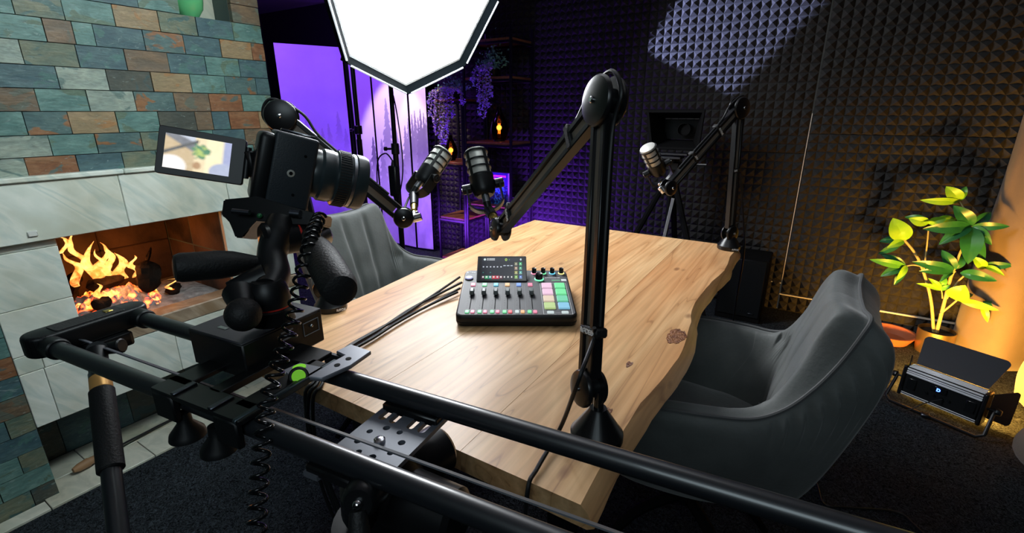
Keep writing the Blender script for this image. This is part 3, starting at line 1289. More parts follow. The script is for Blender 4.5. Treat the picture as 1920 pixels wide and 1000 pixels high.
for x0, x1 in ((-3.07, -2.07), (-2.07, -1.07), (-1.07, -0.073)):
    for z0, z1 in ((0.002, 1.0), (1.0, 2.0), (2.0, 2.218)):
        foam(x0, x1, z0, z1)
for x0, x1 in ((-0.066, 0.93), (0.93, 1.93), (1.93, 2.44)):
    foam(x0, x1, 0.002, 0.112)
    for z0, z1 in ((0.1175, 1.115), (1.115, 2.115), (2.115, 2.218)):
        foam(x0, x1, z0, z1)

# pale strips showing in the open joints between the foam sheets
for c, d in (((-0.0695, 3.397, 0.72), (0.0032, 0.006, 1.02)), ((0.13, 3.392, 0.1150), (0.40, 0.012, 0.007)), ((0.62, 3.390, 0.1150), (0.42, 0.014, 0.009)), ((-0.105, 3.397, 0.187), (0.07, 0.006, 0.005))):
    part('joint_strip', MB().box(c, d), M['white_wall'], wall_back, smooth=False, label='pale strip of wall showing between foam sheets')
# ================================================================== TABLE
TZ = 0.75
RE = [(-0.190, 0.478), (-0.195, 0.555), (-0.195, 0.683), (-0.196, 0.742), (-0.190, 0.787), (-0.184, 0.855), (-0.180, 0.942), (-0.182, 1.011), (-0.192, 1.084),
      (-0.199, 1.154), (-0.212, 1.20), (-0.218, 1.286), (-0.217, 1.371), (-0.212, 1.486), (-0.199, 1.601), (-0.200, 1.687), (-0.209, 1.815), (-0.203, 1.884), (-0.215, 1.955)]
LE = [(-1.020, 0.472), (-1.034, 0.60), (-1.010, 0.761), (-1.016, 0.883), (-1.044, 1.141), (-1.066, 1.424), (-1.094, 1.713), (-1.091, 1.965)]


def edge(tab, y):
    for (x0, y0), (x1, y1) in zip(tab, tab[1:]):
        if y <= y1:
            t = max(0.0, min(1.0, (y - y0) / (y1 - y0)))
            return x0 + (x1 - x0) * t
    return tab[-1][0]


TH = 0.036
table = root('table', 'large live-edge solid wood table with pale boards in the middle of the room', 'table', (-0.63, 1.22, 0))
seams = [None, (-0.822, -0.835), (-0.628, -0.635), (-0.388, -0.402), None]
ys = [0.475 + (1.958 - 0.475) * i / 44 for i in range(45)]
for k in range(4):
    mb = MB()
    bm = mb.bm
    rowsT = []
    for y in ys:
        t = (y - 0.475) / 1.483

        def sx(q):
            s = seams[q]
            return s[0] + (s[1] - s[0]) * t
        g = 0.0004
        xl = sx(k) + g if k else edge(LE, y) + 0.003 * mnoise.noise((y * 20, 1, 1))
        xr = sx(k + 1) - g if k < 3 else edge(RE, y) + 0.0015 * mnoise.noise((y * 25, 5, 1))
        yy = y
        o = 0.020 + 0.006 * mnoise.noise((y * 9, 2, 2))
        sec = []
        if k == 0:
            sec += [(xl - 0.3 * o, TZ - TH), (xl - o, TZ - TH * 0.75), (xl - 0.45 * o, TZ - 0.008), (xl, TZ)]
        else:
            sec += [(xl, TZ - TH), (xl, TZ)]
        if k == 3:
            sec += [(xr, TZ), (xr + 0.5 * o, TZ - 0.010), (xr + o, TZ - TH * 0.8), (xr + o * 0.5, TZ - TH)]
        else:
            sec += [(xr, TZ), (xr, TZ - TH)]
        rowsT.append([(x, yy, z) for x, z in sec])
    V = mb.grid(rowsT, closev=True)
    bm.faces.new(V[0])
    bm.faces.new(list(reversed(V[-1])))
    centred_piece('plank', mb, M['table_wood'], table, smooth=True)
knot = MB()
kn = PZ(1268, 630, TZ + 0.0008)
pts = [kn + Vector((0.020 * (1 + 0.5 * mnoise.noise((math.cos(a) * 2, math.sin(a) * 2, 3))) * math.cos(a), 0.040 * (1 + 0.5 * mnoise.noise((math.cos(a) * 2, math.sin(a) * 2, 8))) * math.sin(a), 0)) for a in [2 * math.pi * q / 26 for q in range(26)]]
knot.prism([(p.x, p.y) for p in pts], TZ - 0.002, TZ + 0.0006)
M['knot'] = mat('dark_knot', (0.12, 0.035, 0.012), 0.5, var=(0.40, 0.17, 0.07), vscale=70, bump=0.9, bscale=200)
part('knot', knot, M['knot'], table, label='dark rough knot beside the live edge')
for q in ((1180, 683), (1140, 772)):
    kk = PZ(q[0], q[1], TZ)
    kb = MB()
    pts = [kk + Vector((0.006 * math.cos(a), 0.013 * (1 + 0.4 * math.sin(3 * a)) * math.sin(a), 0)) for a in [2 * math.pi * w / 14 for w in range(14)]]
    kb.prism([(p.x, p.y) for p in pts], TZ - 0.001, TZ + 0.0004)
    part('small_knot', kb, M['knot'], table)
for y0 in (0.72, 1.72):
    mb = MB()
    mb.box((-0.61, y0, 0.697), (0.62, 0.07, 0.03), bev=0.002)
    mb.box((-0.61, y0, 0.016), (0.62, 0.07, 0.02), bev=0.002)
    for s in (-1, 1):
        mb.box((-0.61 + s * 0.285, y0, 0.355), (0.04, 0.07, 0.66), bev=0.002)
    part('leg_frame', mb, M['black_satin'], table)

# ================================================================== ARMCHAIRS
def armchair(label, loc, rz):
    ch = root('armchair', label, 'armchair', group='grey armchairs at the table', mw=Matrix.Translation(loc) @ Matrix.Rotation(rz, 4, 'Z'))
    half = [(0.0, -0.290, 0.862), (0.08, -0.291, 0.866), (0.150, -0.296, 0.874), (0.173, -0.286, 0.850), (0.186, -0.262, 0.79), (0.200, -0.230, 0.732), (0.216, -0.190, 0.683), (0.236, -0.140, 0.655),
            (0.258, -0.07, 0.648), (0.275, 0.03, 0.640), (0.282, 0.13, 0.625), (0.272, 0.20, 0.60), (0.25, 0.24, 0.55)]
    dense = catmull(half, 9)
    right = dense
    rim = [Vector((-p.x, p.y, p.z)) for p in reversed(right[1:])] + list(right)
    n = len(rim)
    rows = []
    for i, p in enumerate(rim):
        back = max(0.0, min(1.0, (p.z - 0.66) / 0.19))
        side = Vector((p.x, (p.y + 0.02) * 0.9, 0))
        if abs(p.x) > 0.2 and p.y > -0.1:
            out = Vector((math.copysign(1, p.x), 0.0 + max(0, (p.y - 0.12)) * 4, 0)).normalized()
        else:
            f = max(0.0, min(1.0, (p.y + 0.30) / 0.2))
            out = Vector((math.copysign(min(1, abs(p.x) / 0.16) * (0.25 + 0.75 * f), p.x), -1 * (1 - f) - 0.15, 0)).normalized()
        ax = abs(p.x)
        # outer profile from the floor of the shell up to the rim
        base = Vector((p.x * 0.60, p.y * 0.62 + 0.01, 0.335))
        low = Vector((p.x * 0.86, p.y * 0.84 + 0.005, 0.44)) + out * 0.010
        mid = p.lerp(low, 0.45) + out * (0.024 + 0.026 * back)
        hi = p.lerp(low, 0.13) + out * (0.020 + 0.034 * back)
        fold = 0.008 * math.sin(i * 1.35) * (0.85 if 0.02 < back < 0.98 else 0)
        outer = catmull([base, low, mid + out * fold * 0.12, hi + out * fold, p + out * 0.004], 4)
        # inner profile back down to the seat
        inn = -out
        th = 0.052 + 0.02 * back
        a1 = p + inn * th * 0.75 + Vector((0, 0, 0.004 + 0.004 * back))
        a2 = p + inn * (th + 0.012) + Vector((0, 0, -0.05 - 0.02 * back))
        seat = Vector((p.x * 0.70, p.y * 0.60 + 0.035, 0.44))
        a3 = a2.lerp(seat, 0.45) + inn * (0.008 + 0.006 * back)
        a4 = a2.lerp(seat, 0.85)
        if back > 0.3:
            pleat = 0.012 * math.exp(-((ax - 0.058) / 0.012) ** 2)
            a2 = a2 - inn * pleat
            a3 = a3 - inn * pleat * 0.8
        inner = catmull([p + inn * 0.006, a1, a2, a3, a4, seat + Vector((0, 0, -0.05))], 4)
        for q in inner[1:]:
            if back > 0.0 or ax < 0.2:
                d = math.exp(-((q.z - 0.665) / 0.013) ** 2)
                q += out * 0.012 * d * (1 if p.y < -0.18 else 0)
        rows.append(outer + inner)
    mb = MB()
    V = mb.grid(rows)
    mb.bm.faces.new(V[0])
    mb.bm.faces.new(list(reversed(V[-1])))
    mb.bm.faces.new([r[0] for r in V])
    part('shell', mb, M['chair_fabric'], ch, local=True, angle=70, sub=1)
    # piping along the whole rim, and crease seams
    part('piping', MB().tube([p + Vector((0, 0, 0.002)) for p in rim], 0.0046, 8), M['chair_welt'], ch, local=True)
    part('piping', MB().tube([(-0.20, 0.19, 0.50), (-0.205, 0.0, 0.49), (-0.18, -0.12, 0.485), (0.0, -0.15, 0.485), (0.18, -0.12, 0.485), (0.205, 0.0, 0.49), (0.20, 0.19, 0.50)], 0.0035, 6, smooth=5), M['chair_welt'], ch, local=True)
    sc = []
    for j in range(13):
        t = j / 12
        row = []
        for i in range(13):
            s = -1 + 2 * i / 12
            w = 0.205 if t > 0.3 else 0.165 + 0.04 * t / 0.3
            y = -0.19 + 0.45 * t
            e = max(abs(s) ** 6, abs(2 * t - 1) ** 6)
            row.append((s * w, y, 0.485 - 0.035 * e - 0.012 * math.exp(-((y + 0.02) / 0.012) ** 2) - 0.01 * (1 - t)))
        sc.append(row)
    mb = MB()
    V = mb.grid(sc)
    bot = [[mb.bm.verts.new((v.co.x * 0.97, v.co.y * 0.98, 0.40)) for v in r] for r in V]
    for j in range(12):
        for i in range(12):
            mb.bm.faces.new([bot[j][i], bot[j + 1][i], bot[j + 1][i + 1], bot[j][i + 1]])
    for i in range(12):
        mb.bm.faces.new([V[0][i], V[0][i + 1], bot[0][i + 1], bot[0][i]])
        mb.bm.faces.new([V[12][i], V[12][i + 1], bot[12][i + 1], bot[12][i]])
        mb.bm.faces.new([V[i][0], V[i + 1][0], bot[i + 1][0], bot[i][0]])
        mb.bm.faces.new([V[i][12], V[i + 1][12], bot[i + 1][12], bot[i][12]])
    part('seat', mb, M['chair_fabric'], ch, local=True, angle=60)
    part('base_plate', MB().box((0, 0, 0.352), (0.26, 0.26, 0.035), bev=0.006).cyl((0, 0, 0.20), (0, 0, 0.34), 0.03), M['black_satin'], ch, local=True)
    for q in range(4):
        a = R(45 + 90 * q)
        c, s = math.cos(a), math.sin(a)
        part('leg', MB().tube([(0, 0, 0.22), (c * 0.16, s * 0.16, 0.18), (c * 0.30, s * 0.30, 0.012)], [0.017, 0.015, 0.010], 8, smooth=5), M['black_matte'], ch, local=True)
    return ch


armchair('grey padded armchair in front of the foam wall, its tall back towards the plant', (-0.165, 1.185, 0), R(90))
armchair('grey padded armchair between the fireplace and the table, facing the mixer', (-1.24, 1.225, 0), R(-90 + 4))

# ================================================================== MICROPHONES AND BOOM ARMS
def strap(name, a, m, w, th, parent, label=True):
    """fabric strap round a point of an arm segment; frame m has Z along the arm"""
    mb = MB()
    pl = [(w / 2 + 0.002, th / 2 + 0.002), (-w / 2 - 0.002, th / 2 + 0.002), (-w / 2 - 0.002, -th / 2 - 0.002), (w / 2 + 0.002, -th / 2 - 0.002)]
    mb.prism(pl, a - 0.007, a + 0.007, m, bev=0.0012)
    return part(name, mb, M['rubber'], parent)


def boom(label, base, p1, p2, e, straps, cable_side=1, txt=True, face=None, wscale=1.0):
    base, p1, p2, e = Vector(base), Vector(p1), Vector(p2), Vector(e)
    o = root('boom_stand', label, 'microphone arm', base, group='jointed microphone arms on the table')
    nrm = (p2 - p1).cross(e - p2).normalized()      # normal of the arm's plane
    if nrm.dot(CP - p2) < 0:
        nrm = -nrm
    # flared foot
    mb = MB().lathe([(0, 0), (0.040, 0), (0.041, 0.003), (0.041, 0.013), (0.038, 0.016), (0.015, 0.052), (0.013, 0.056), (0.0, 0.056)], 40, T(*base))
    ft_ = part('base', mb, M['black_satin'], o)
    mb = MB().lathe([(0, 0.055), (0.008, 0.055), (0.008, (p1 - base).z), (0, (p1 - base).z)], 16, T(*base))
    part('pin', mb, M['black_gloss'], o)
    cl = MB().box((base.x, base.y, base.z - 0.041), (0.035, 0.03, 0.006), bev=0.002)
    cl.cyl(base + Vector((0, 0, -0.075)), base + Vector((0, 0, -0.042)), 0.007)
    part('clamp', cl, M['black_satin'], o)
    toc = (CP - base)
    a = math.atan2(toc.y, toc.x)
    if txt:
        mw = T(*base) @ Matrix.Rotation(a + R(90 + 8), 4, 'Z') @ T(0.006, -0.0415, 0.0035) @ Matrix.Rotation(R(90), 4, 'X')
        text('RØDE', 0.0085, mw, M['white_paint'], ft_, bold=0.0003)

    def seg(nm, a0, a1, off):
        m = FR(a0, a1, nrm)           # X = plane normal, Y = across in plane
        L = (a1 - a0).length
        mb = MB()
        for s in (-1, 1):
            y = s * 0.0130
            mb.prism([(0.010, y - 0.0052), (0.010, y + 0.0052), (-0.010, y + 0.0052), (-0.010, y - 0.0052)], 0.018, L - 0.018, m, bev=0.0015)
        sg = part(nm, mb, M['black_satin'], o)
        wb = MB().prism([(0.0045, -0.0080), (0.0045, 0.0080), (-0.0045, 0.0080), (-0.0045, -0.0080)], 0.03, L - 0.03, m)
        part('inner_web', wb, M['web_reflection'], sg)
        sp = MB().tube([m @ Vector((0.0, 0, 0.02)), m @ Vector((0.0, 0, 0.05))], 0.004, 8)
        part('spring', sp, M['steel'], sg)
        return sg, m, L
    lower, ml, Ll = seg('lower_arm', p1, p2, 0)
    upper, mu, Lu = seg('upper_arm', p2, e, 0)

    def joint(c, r, nm='joint'):
        for s in (-1, 1):
            m = FR(c + nrm * (0.0105 * s), c + nrm * (0.02 * s))
            mb = MB().lathe([(0, 0), (r, 0), (r, 0.003), (r * 0.93, 0.0065), (r * 0.6, 0.0095), (0, 0.0105)], 36, m)
            j = part(nm, mb, M['black_satin'], o)
            bt = MB().lathe([(0, 0.009), (0.0052, 0.009), (0.005, 0.0125), (0.0035, 0.014), (0, 0.0143)], 14, m)
            part('bolt', bt, M['chrome'], j)
        part('joint_core', MB().cyl(c - nrm * 0.0106, c + nrm * 0.0106, r * 0.55), M['black'], o)
    joint(p1, 0.029)
    joint(p2, 0.037)
    joint(e, 0.026)
    # cable clipped along the back of the arm
    u = (p2 - p1).normalized()
    acr = ml.to_3x3() @ Vector((0, 1, 0))
    if acr.dot(e - p2) > 0:
        acr = -acr
    acu = mu.to_3x3() @ Vector((0, 1, 0))
    if acu.z < 0:
        acu = -acu
    w = (e - p2).normalized()
    pts = [p1 + acr * 0.021 + u * 0.10, p1 + acr * 0.021 + u * Ll * 0.5, p2 + acr * 0.024 - u * 0.05, p2 + (acr - w * 0.3).normalized() * 0.041,
           p2 + (u + acr * 0.3).normalized() * 0.042, p2 + acu * 0.036 + w * 0.03, p2 + acu * 0.021 + w * 0.09, p2 + acu * 0.021 + w * Lu * 0.55, p2 + acu * 0.021 + w * Lu * 0.82]
    part('cable', MB().tube(pts, 0.0034, 8, smooth=6), M['cable'], o)
    for (which, t, word) in straps:
        m, L, sg = (ml, Ll, lower) if which == 'l' else (mu, Lu, upper)
        ac = acr if which == 'l' else acu
        loc = m.to_3x3().inverted() @ ac
        sgn = 1 if loc.y > 0 else -1
        mb = MB()
        mb.prism([(0.0115, -0.018 * 1 if sgn > 0 else -0.027), (0.0115, 0.027 if sgn > 0 else 0.018), (-0.0115, 0.027 if sgn > 0 else 0.018), (-0.0115, -0.018 if sgn > 0 else -0.027)], L * t - 0.0075, L * t + 0.0075, m, bev=0.003)
        st = part('strap', mb, M['rubber'], o)
        if word:
            # lettering runs across the arm on the face that looks into the room
            xd = (m.to_3x3() @ Vector((0, 1, 0)))
            if xd.dot(CR) < 0:
                xd = -xd
            zd = nrm
            yd = zd.cross(xd)
            mw = Matrix((xd, yd, zd)).transposed().to_4x4()
            mw.translation = m @ Vector((0, 0, L * t)) + nrm * 0.0120 - xd * 0.014 - yd * 0.004
            text(word, 0.0105, mw, M['white_paint'], st, bold=0.0003)
    return o, nrm


def podmic(label, lo, hi, yoke_dir, tilt_base, conn=True):
    """lo/hi: bottom and top centre of the capsule body; tilt_base: point where the mount meets the arm"""
    lo, hi, tb = Vector(lo), Vector(hi), Vector(tilt_base)
    o = root('microphone', label, 'microphone', tb, group='broadcast microphones on the arms')
    L = 0.122
    ax = (hi - lo).normalized()
    hi = lo + ax * L
    m = FR(lo, hi, yoke_dir)
    body = MB().lathe([(0, 0), (0.020, 0), (0.0255, 0.006), (0.0285, 0.016), (0.0300, 0.047), (0.0300, 0.050), (0, 0.050)], 36, m)
    part('body', body, M['black'], o)
    # woven mesh basket
    me_prof = [(0, 0.048), (0.0272, 0.048), (0.0272, 0.1165), (0.0255, 0.1195), (0.020, 0.1215), (0, 0.1225)]
    bk = part('mesh_basket', MB().lathe(me_prof, 40, m), M['mesh_metal'], o)
    uv = bk.data.uv_layers.new(name='UVMap')
    inv = (origin(bk).inverted() @ m).inverted()
    for poly in bk.data.polygons:
        cen = inv @ poly.center
        a0 = math.atan2(cen.y, cen.x)
        for li in poly.loop_indices:
            v = inv @ bk.data.vertices[bk.data.loops[li].vertex_index].co
            if cen.z > 0.117:
                uv.data[li].uv = (v.x, v.y)
            else:
                a = math.atan2(v.y, v.x)
                while a - a0 > math.pi:
                    a -= 2 * math.pi
                while a - a0 < -math.pi:
                    a += 2 * math.pi
                uv.data[li].uv = (a * 0.0272, v.z)
    cage = MB()
    for z, h in ((0.050, 0.006), (0.0710, 0.0038), (0.0910, 0.0038), (0.1125, 0.0045)):
        cage.lathe([(0.0268, z - h / 2), (0.0300, z - h / 2), (0.0306, z), (0.0300, z + h / 2), (0.0268, z + h / 2)], 40, m)
    for q in range(4):
        a = math.pi / 2 * q + R(45)
        w = R(7)
        prof = [(0.0270 * math.cos(a - w), 0.0270 * math.sin(a - w)), (0.0302 * math.cos(a - w), 0.0302 * math.sin(a - w)), (0.0306 * math.cos(a), 0.0306 * math.sin(a)),
                (0.0302 * math.cos(a + w), 0.0302 * math.sin(a + w)), (0.0270 * math.cos(a + w), 0.0270 * math.sin(a + w))]
        cage.prism(prof, 0.048, 0.112, m)
    part('cage', cage, M['black'], o)
    # yoke
    yk = MB()
    w = 0.0385
    rows = []
    n = 22
    for i in range(n + 1):
        t = -1 + 2 * i / n
        a = t * math.pi / 2
        x = w * math.sin(a) if abs(t) < 1 else math.copysign(w, t)
        z = -0.012 - 0.026 * math.cos(a)
        if abs(t) > 0.7:
            z = -0.012 - 0.026 * math.cos(a) + (abs(t) - 0.7) / 0.3 * 0.040
            x = math.copysign(w, t)
        wd = 0.016 - 0.006 * (1 - abs(t))
        nx, nz = math.sin(a), -math.cos(a)
        rows.append([(x, -wd, z), (x + nx * 0.004, -wd, z + nz * 0.004), (x + nx * 0.004, wd, z + nz * 0.004), (x, wd, z)])
    V = yk.grid(rows, closev=True, m=m)
    yk.bm.faces.new(V[0])
    yk.bm.faces.new(list(reversed(V[-1])))
    y_ = part('yoke', yk, M['black'], o)
    for s in (-1, 1):
        k = MB().cyl(m @ Vector((s * 0.029, 0, 0.026)), m @ Vector((s * 0.051, 0, 0.026)), 0.012, bev=0.0015)
        kn_ = part('knob', k, M['black'], o)
        part('screw', MB().cyl(m @ Vector((s * 0.0505, 0, 0.026)), m @ Vector((s * 0.0522, 0, 0.026)), 0.0035), M['chrome'], kn_)
    # stem, brass thread, wing clamp
    s0 = m @ Vector((0, 0, -0.036))
    d = (tb - s0)
    part('stem', MB().cyl(s0, s0 + d * 0.52, 0.0125, 0.0115), M['black'], o)
    part('thread', MB().cyl(s0 + d * 0.50, s0 + d * 0.78, 0.0095, bev=0.002), M['brass'], o)
    wg = MB().cyl(s0 + d * 0.70, tb, 0.0065)
    side = d.cross(CF).normalized()
    wg.cyl(s0 + d * 0.86 - side * 0.012, s0 + d * 0.86 + side * 0.012, 0.0055, bev=0.001)
    wg.cyl(tb - side * 0.004 + Vector((0, 0, -0.003)), tb + side * 0.020 + Vector((0, 0, -0.003)), 0.0105, bev=0.0015)
    part('swivel', wg, M['chrome'], o)
    if conn:
        c0 = m @ Vector((0, -0.006, 0.0))
        cd = (lo - hi).normalized()
        c1 = c0 + cd * 0.018
        part('connector_ring', MB().cyl(c0, c1, 0.0095), M['steel'], o)
        c2 = c1 + cd * 0.030
        part('connector', MB().cyl(c1, c2, 0.0098, 0.0065), M['black'], o)
        part('cable', MB().tube([c2 - cd * 0.003, c2 + cd * 0.014, c2.lerp(tb, 0.55) + cd * 0.02 + CR * (-0.012), tb + cd * 0.010 - CR * 0.006], 0.0032, 8, smooth=5), M['cable'], o)
    return o


b1 = PZ(1118, 822, 0.7515)
b1 = Vector((b1.x, b1.y, 0.7515))
P1a = PY(1104, 727, b1.y)
P2a = D(1133, 191, 0.70)
Ea = D(938, 430, 1.07)
boom('nearest black microphone arm, its foot by the front corner of the table', b1, P1a, P2a, Ea, [('l', 0.21, 'RØDE®'), ('u', 0.22, ''), ('u', 0.84, 'RØDE')])
podmic('microphone on the nearest arm, upright with a steel mesh head', D(910, 368, 1.165), D(888, 272, 1.19), CR * 1.0 - CU * 0.12, D(932, 417, 1.082))

b2 = PZ(1366, 466, 0.7515)
b2 = Vector((b2.x, b2.y, 0.7515))
P1b = PY(1368, 437, b2.y)
P2b = D(1386, 203, 1.66)
Eb = D(1253, 352, 1.60)
boom('black microphone arm at the far corner of the table', b2, P1b, P2b, Eb, [('l', 0.52, 'RØ'), ('u', 0.30, 'RØDE'), ('u', 0.64, '.30V')])
podmic('microphone on the far arm, its mesh top facing the camera', D(1237, 326, 1.70), D(1207, 262, 1.615), CR * 1.0 + CU * 0.1, D(1239, 350, 1.605), conn=False)

b3 = PZ(621, 578, 0.7515)
b3 = Vector((b3.x, b3.y, 0.7515))
P1c = PY(610, 540, b3.y)
P2c = D(528, 218, 1.13)
Ec = D(757, 408, 1.24)
boom('black microphone arm behind the camera at the near left table edge', b3, P1c, P2c, Ec, [('u', 0.62, '')])
podmic('microphone on the arm beside the left chair, tilted to the right', D(790, 345, 1.36), D(828, 290, 1.385), CR * 0.85 + CU * 0.45 - CF * 0.3, D(776, 408, 1.245))

# ================================================================== MIXER
ey3 = Vector((-math.sin(R(31.9)), math.cos(R(31.9)), 0.088)).normalized()
ex3 = Vector((math.cos(R(31.9)), math.sin(R(31.9)), 0))
ez3 = ex3.cross(ey3)
MO = Vector((-0.6674, 0.8186, 0.780))
MM = Matrix((ex3, ey3, ez3)).transposed().to_4x4()
MM.translation = MO
mx_ = root('podcast_mixer', 'black podcast mixer with lit pads and a screen on the table', 'audio mixer', (MO.x + 0.05, MO.y + 0.2, 0.751))


def rrect(x0, y0, x1, y1, r, n=5):
    out = []
    for cx, cy, a0 in ((x1 - r, y0 + r, -90), (x1 - r, y1 - r, 0), (x0 + r, y1 - r, 90), (x0 + r, y0 + r, 180)):
        for k in range(n + 1):
            a = R(a0 + 90 * k / n)
            out.append((cx + r * math.cos(a), cy + r * math.sin(a)))
    return out


W_, D_ = 0.2895, 0.272
flat = Matrix.Rotation(R(31.9), 4, 'Z')
flat.translation = Vector((MO.x, MO.y, 0))
# underside is level on the table, the top slopes up to the rear
mb = MB()
o1 = rrect(-0.0005, -0.001, W_ + 0.0005, D_, 0.016)
levels = []
for f, inset in ((0.0, 0.003), (0.35, 0.0), (0.38, 0.0012), (0.45, 0.0012), (0.48, 0.0), (0.9, 0.0), (1.0, 0.0025)):
    ring = []
    for (x, y) in o1:
        cx, cy = W_ / 2, D_ / 2
        x2 = cx + (x - cx) * (1 - inset / cx)
        y2 = cy + (y - cy) * (1 - inset / cy)
        top = MM @ Vector((x2, y2, 0))
        bot = Vector((top.x, top.y, 0.7525))
        ring.append(bot.lerp(top, f))
    levels.append(ring)
V = mb.grid(levels, closev=True)
mb.bm.faces.new(list(reversed(V[0])))
mb.bm.faces.new(V[-1])
part('casing', mb, M['black'], mx_, angle=50)
M['mixer_top'] = mat('mixer_top_coat', (0.022, 0.023, 0.030), 0.55, spec=0.9)
top_ = part('top_plate', MB().prism(rrect(0.004, 0.004, W_ - 0.004, D_ - 0.004, 0.013), -0.0005, 0.0008, MM), M['mixer_top'], mx_)


def flatbox(x0, y0, x1, y1, h, material, name, parent=None, z=0.0008, bev=0.0, label=None, r=None):
    p = rrect(x0, y0, x1, y1, r) if r else [(x0, y0), (x1, y0), (x1, y1), (x0, y1)]
    return part(name, MB().prism(p, z, z + h, MM, bev=bev, bevtop=True), material, parent or mx_, label=label)


def glow(name, c, s):
    return mat(name, tuple(0.4 * k for k in c), 0.4, emit=c, estr=s)


cols = {'pink': (1.0, 0.30, 0.45), 'green': (0.22, 0.9, 0.40), 'cyan': (0.15, 0.62, 0.85), 'orange': (1.0, 0.55, 0.25), 'blue': (0.20, 0.38, 0.95), 'red': (1.0, 0.16, 0.20),
        'palepink': (0.95, 0.62, 0.80), 'paleorange': (0.85, 0.68, 0.52), 'lime': (0.55, 0.72, 0.30), 'mint': (0.20, 0.72, 0.45), 'sky': (0.28, 0.62, 0.85), 'white': (0.65, 0.75, 0.75), 'yellow': (1.0, 0.85, 0.3)}
G = {k: glow('lit_' + k, v, 0.62) for k, v in cols.items()}
for i, c in enumerate(['pink', 'green', 'cyan', 'orange', 'blue', 'pink']):
    x = 0.0298 + 0.0306 * i
    flatbox(x - 0.0062, 0.161, x + 0.0062, 0.179, 0.0025, G[c], 'channel_button', bev=0.0008)
    xs = x + 0.0012
    sl = flatbox(xs - 0.0011, 0.032, xs + 0.0011, 0.150, 0.0003, M['black_matte'], 'fader_slot')
    cp_ = MB()
    cp_.box((xs, 0.114, 0.0085), (0.0115, 0.022, 0.0125), MM, bev=0.0022)
    fc = part('fader_cap', cp_, mat('fader_cap_plastic', (0.16, 0.18, 0.18), 0.35) if i == 0 else bpy.data.materials['fader_cap_plastic'], mx_)
    for k in range(9):
        flatbox(xs - 0.0085, 0.040 + 0.0128 * k, xs - 0.0062, 0.0407 + 0.0128 * k, 0.0002, M['grey_print'], 'scale_mark')
    if i:
        flatbox(x - 0.0155, 0.012, x - 0.0150, 0.176, 0.0002, M['grey_print'], 'divider_line')
    x0 = 0.0262 + 0.0300 * i
    flatbox(x0 - 0.005, 0.010, x0 + 0.005, 0.024, 0.0025, G['white'] if i == 4 else G['green'], 'listen_button', bev=0.001, r=0.0025)
    flatbox(x0 + 0.0085, 0.010, x0 + 0.0182, 0.024, 0.0025, G['orange'] if i == 4 else (G['red'] if i == 3 else G['pink']), 'mute_button', bev=0.001, r=0.0025)
pads = [('palepink', 'green'), ('palepink', 'green'), ('paleorange', 'mint'), ('lime', 'sky')]
for j in range(4):
    for i in range(2):
        x = 0.2268 + 0.0345 * i
        y = 0.1625 - 0.0385 * j
        flatbox(x - 0.0138, y - 0.0160, x + 0.0138, y + 0.0160, 0.0035, G[pads[j][i]], 'sound_pad', bev=0.0015, r=0.002)
mb = MB()
for (x0, y0, x1, y1) in ((0.2092, 0.1795, 0.2790, 0.1803), (0.2092, 0.0050, 0.2790, 0.0058), (0.2092, 0.005, 0.2100, 0.1803), (0.2782, 0.005, 0.2790, 0.1803), (0.237, 0.0135, 0.2505, 0.0142)):
    mb.prism([(x0, y0), (x1, y0), (x1, y1), (x0, y1)], 0.0008, 0.0011, MM)
part('pad_outline', mb, M['white_paint'], mx_)
for x in (0.2264, 0.2611):
    flatbox(x - 0.0085, 0.0080, x + 0.0085, 0.0205, 0.002, G['white'], 'bank_button', bev=0.001, r=0.003)
for i, c in enumerate(['pink', 'green', 'cyan', 'yellow']):
    x = 0.1965 + 0.0256 * i
    kn_ = part('knob', MB().lathe([(0, 0.001), (0.0066, 0.001), (0.0064, 0.015), (0.0056, 0.0165), (0.0045, 0.0160), (0, 0.0155)], 24, MM @ T(x, 0.248, 0)), M['black_satin'], mx_)
    part('light_ring', MB().lathe([(0.0068, 0.0008), (0.0088, 0.0008), (0.0086, 0.0024), (0.0068, 0.0028)], 28, MM @ T(x, 0.248, 0)), glow('ring_' + c, cols[c], 1.3), kn_)
kn_ = part('knob', MB().lathe([(0, 0.001), (0.0105, 0.001), (0.0100, 0.0165), (0.0085, 0.0185), (0.0075, 0.018), (0, 0.0172)], 30, MM @ T(0.2085, 0.207, 0)), M['black_satin'], mx_, label='large selection knob with a green ring')
part('light_ring', MB().lathe([(0.0107, 0.0008), (0.0130, 0.0008), (0.0127, 0.003), (0.0107, 0.0035)], 32, MM @ T(0.2085, 0.207, 0)), glow('ring_big', (0.2, 1.0, 0.5), 1.3), kn_)
pb = part('power_button', MB().lathe([(0, 0.001), (0.0105, 0.001), (0.0102, 0.005), (0.009, 0.0062), (0, 0.0062)], 30, MM @ T(0.0155, 0.210, 0)), glow('power_violet', (0.45, 0.45, 0.85), 0.5), mx_, label='round violet-lit button')
part('button_rim', MB().lathe([(0.0104, 0.0008), (0.0118, 0.0008), (0.0116, 0.0035), (0.0104, 0.0035)], 30, MM @ T(0.0155, 0.210, 0)), M['black'], pb)
# hinged screen, tilted up towards the viewer
s0 = MM @ Vector((0.0385, 0.189, 0.004))
st_ = (ey3 * math.cos(R(26)) + ez3 * math.sin(R(26))).normalized()
SM = Matrix((ex3, st_, ex3.cross(st_))).transposed().to_4x4()
SM.translation = s0
sw_, sh_ = 0.1345, 0.090
scr = part('screen', MB().prism(rrect(-0.0015, -0.0015, sw_ + 0.0015, sh_ + 0.0015, 0.003), -0.007, 0.0, SM, bev=0.0008), M['black_satin'], mx_)
part('screen_stand', MB().prism([(0.0, 0.0), (sw_, 0.0), (sw_, 0.05), (0.0, 0.05)], -0.009, -0.0065, SM), M['black'], mx_)


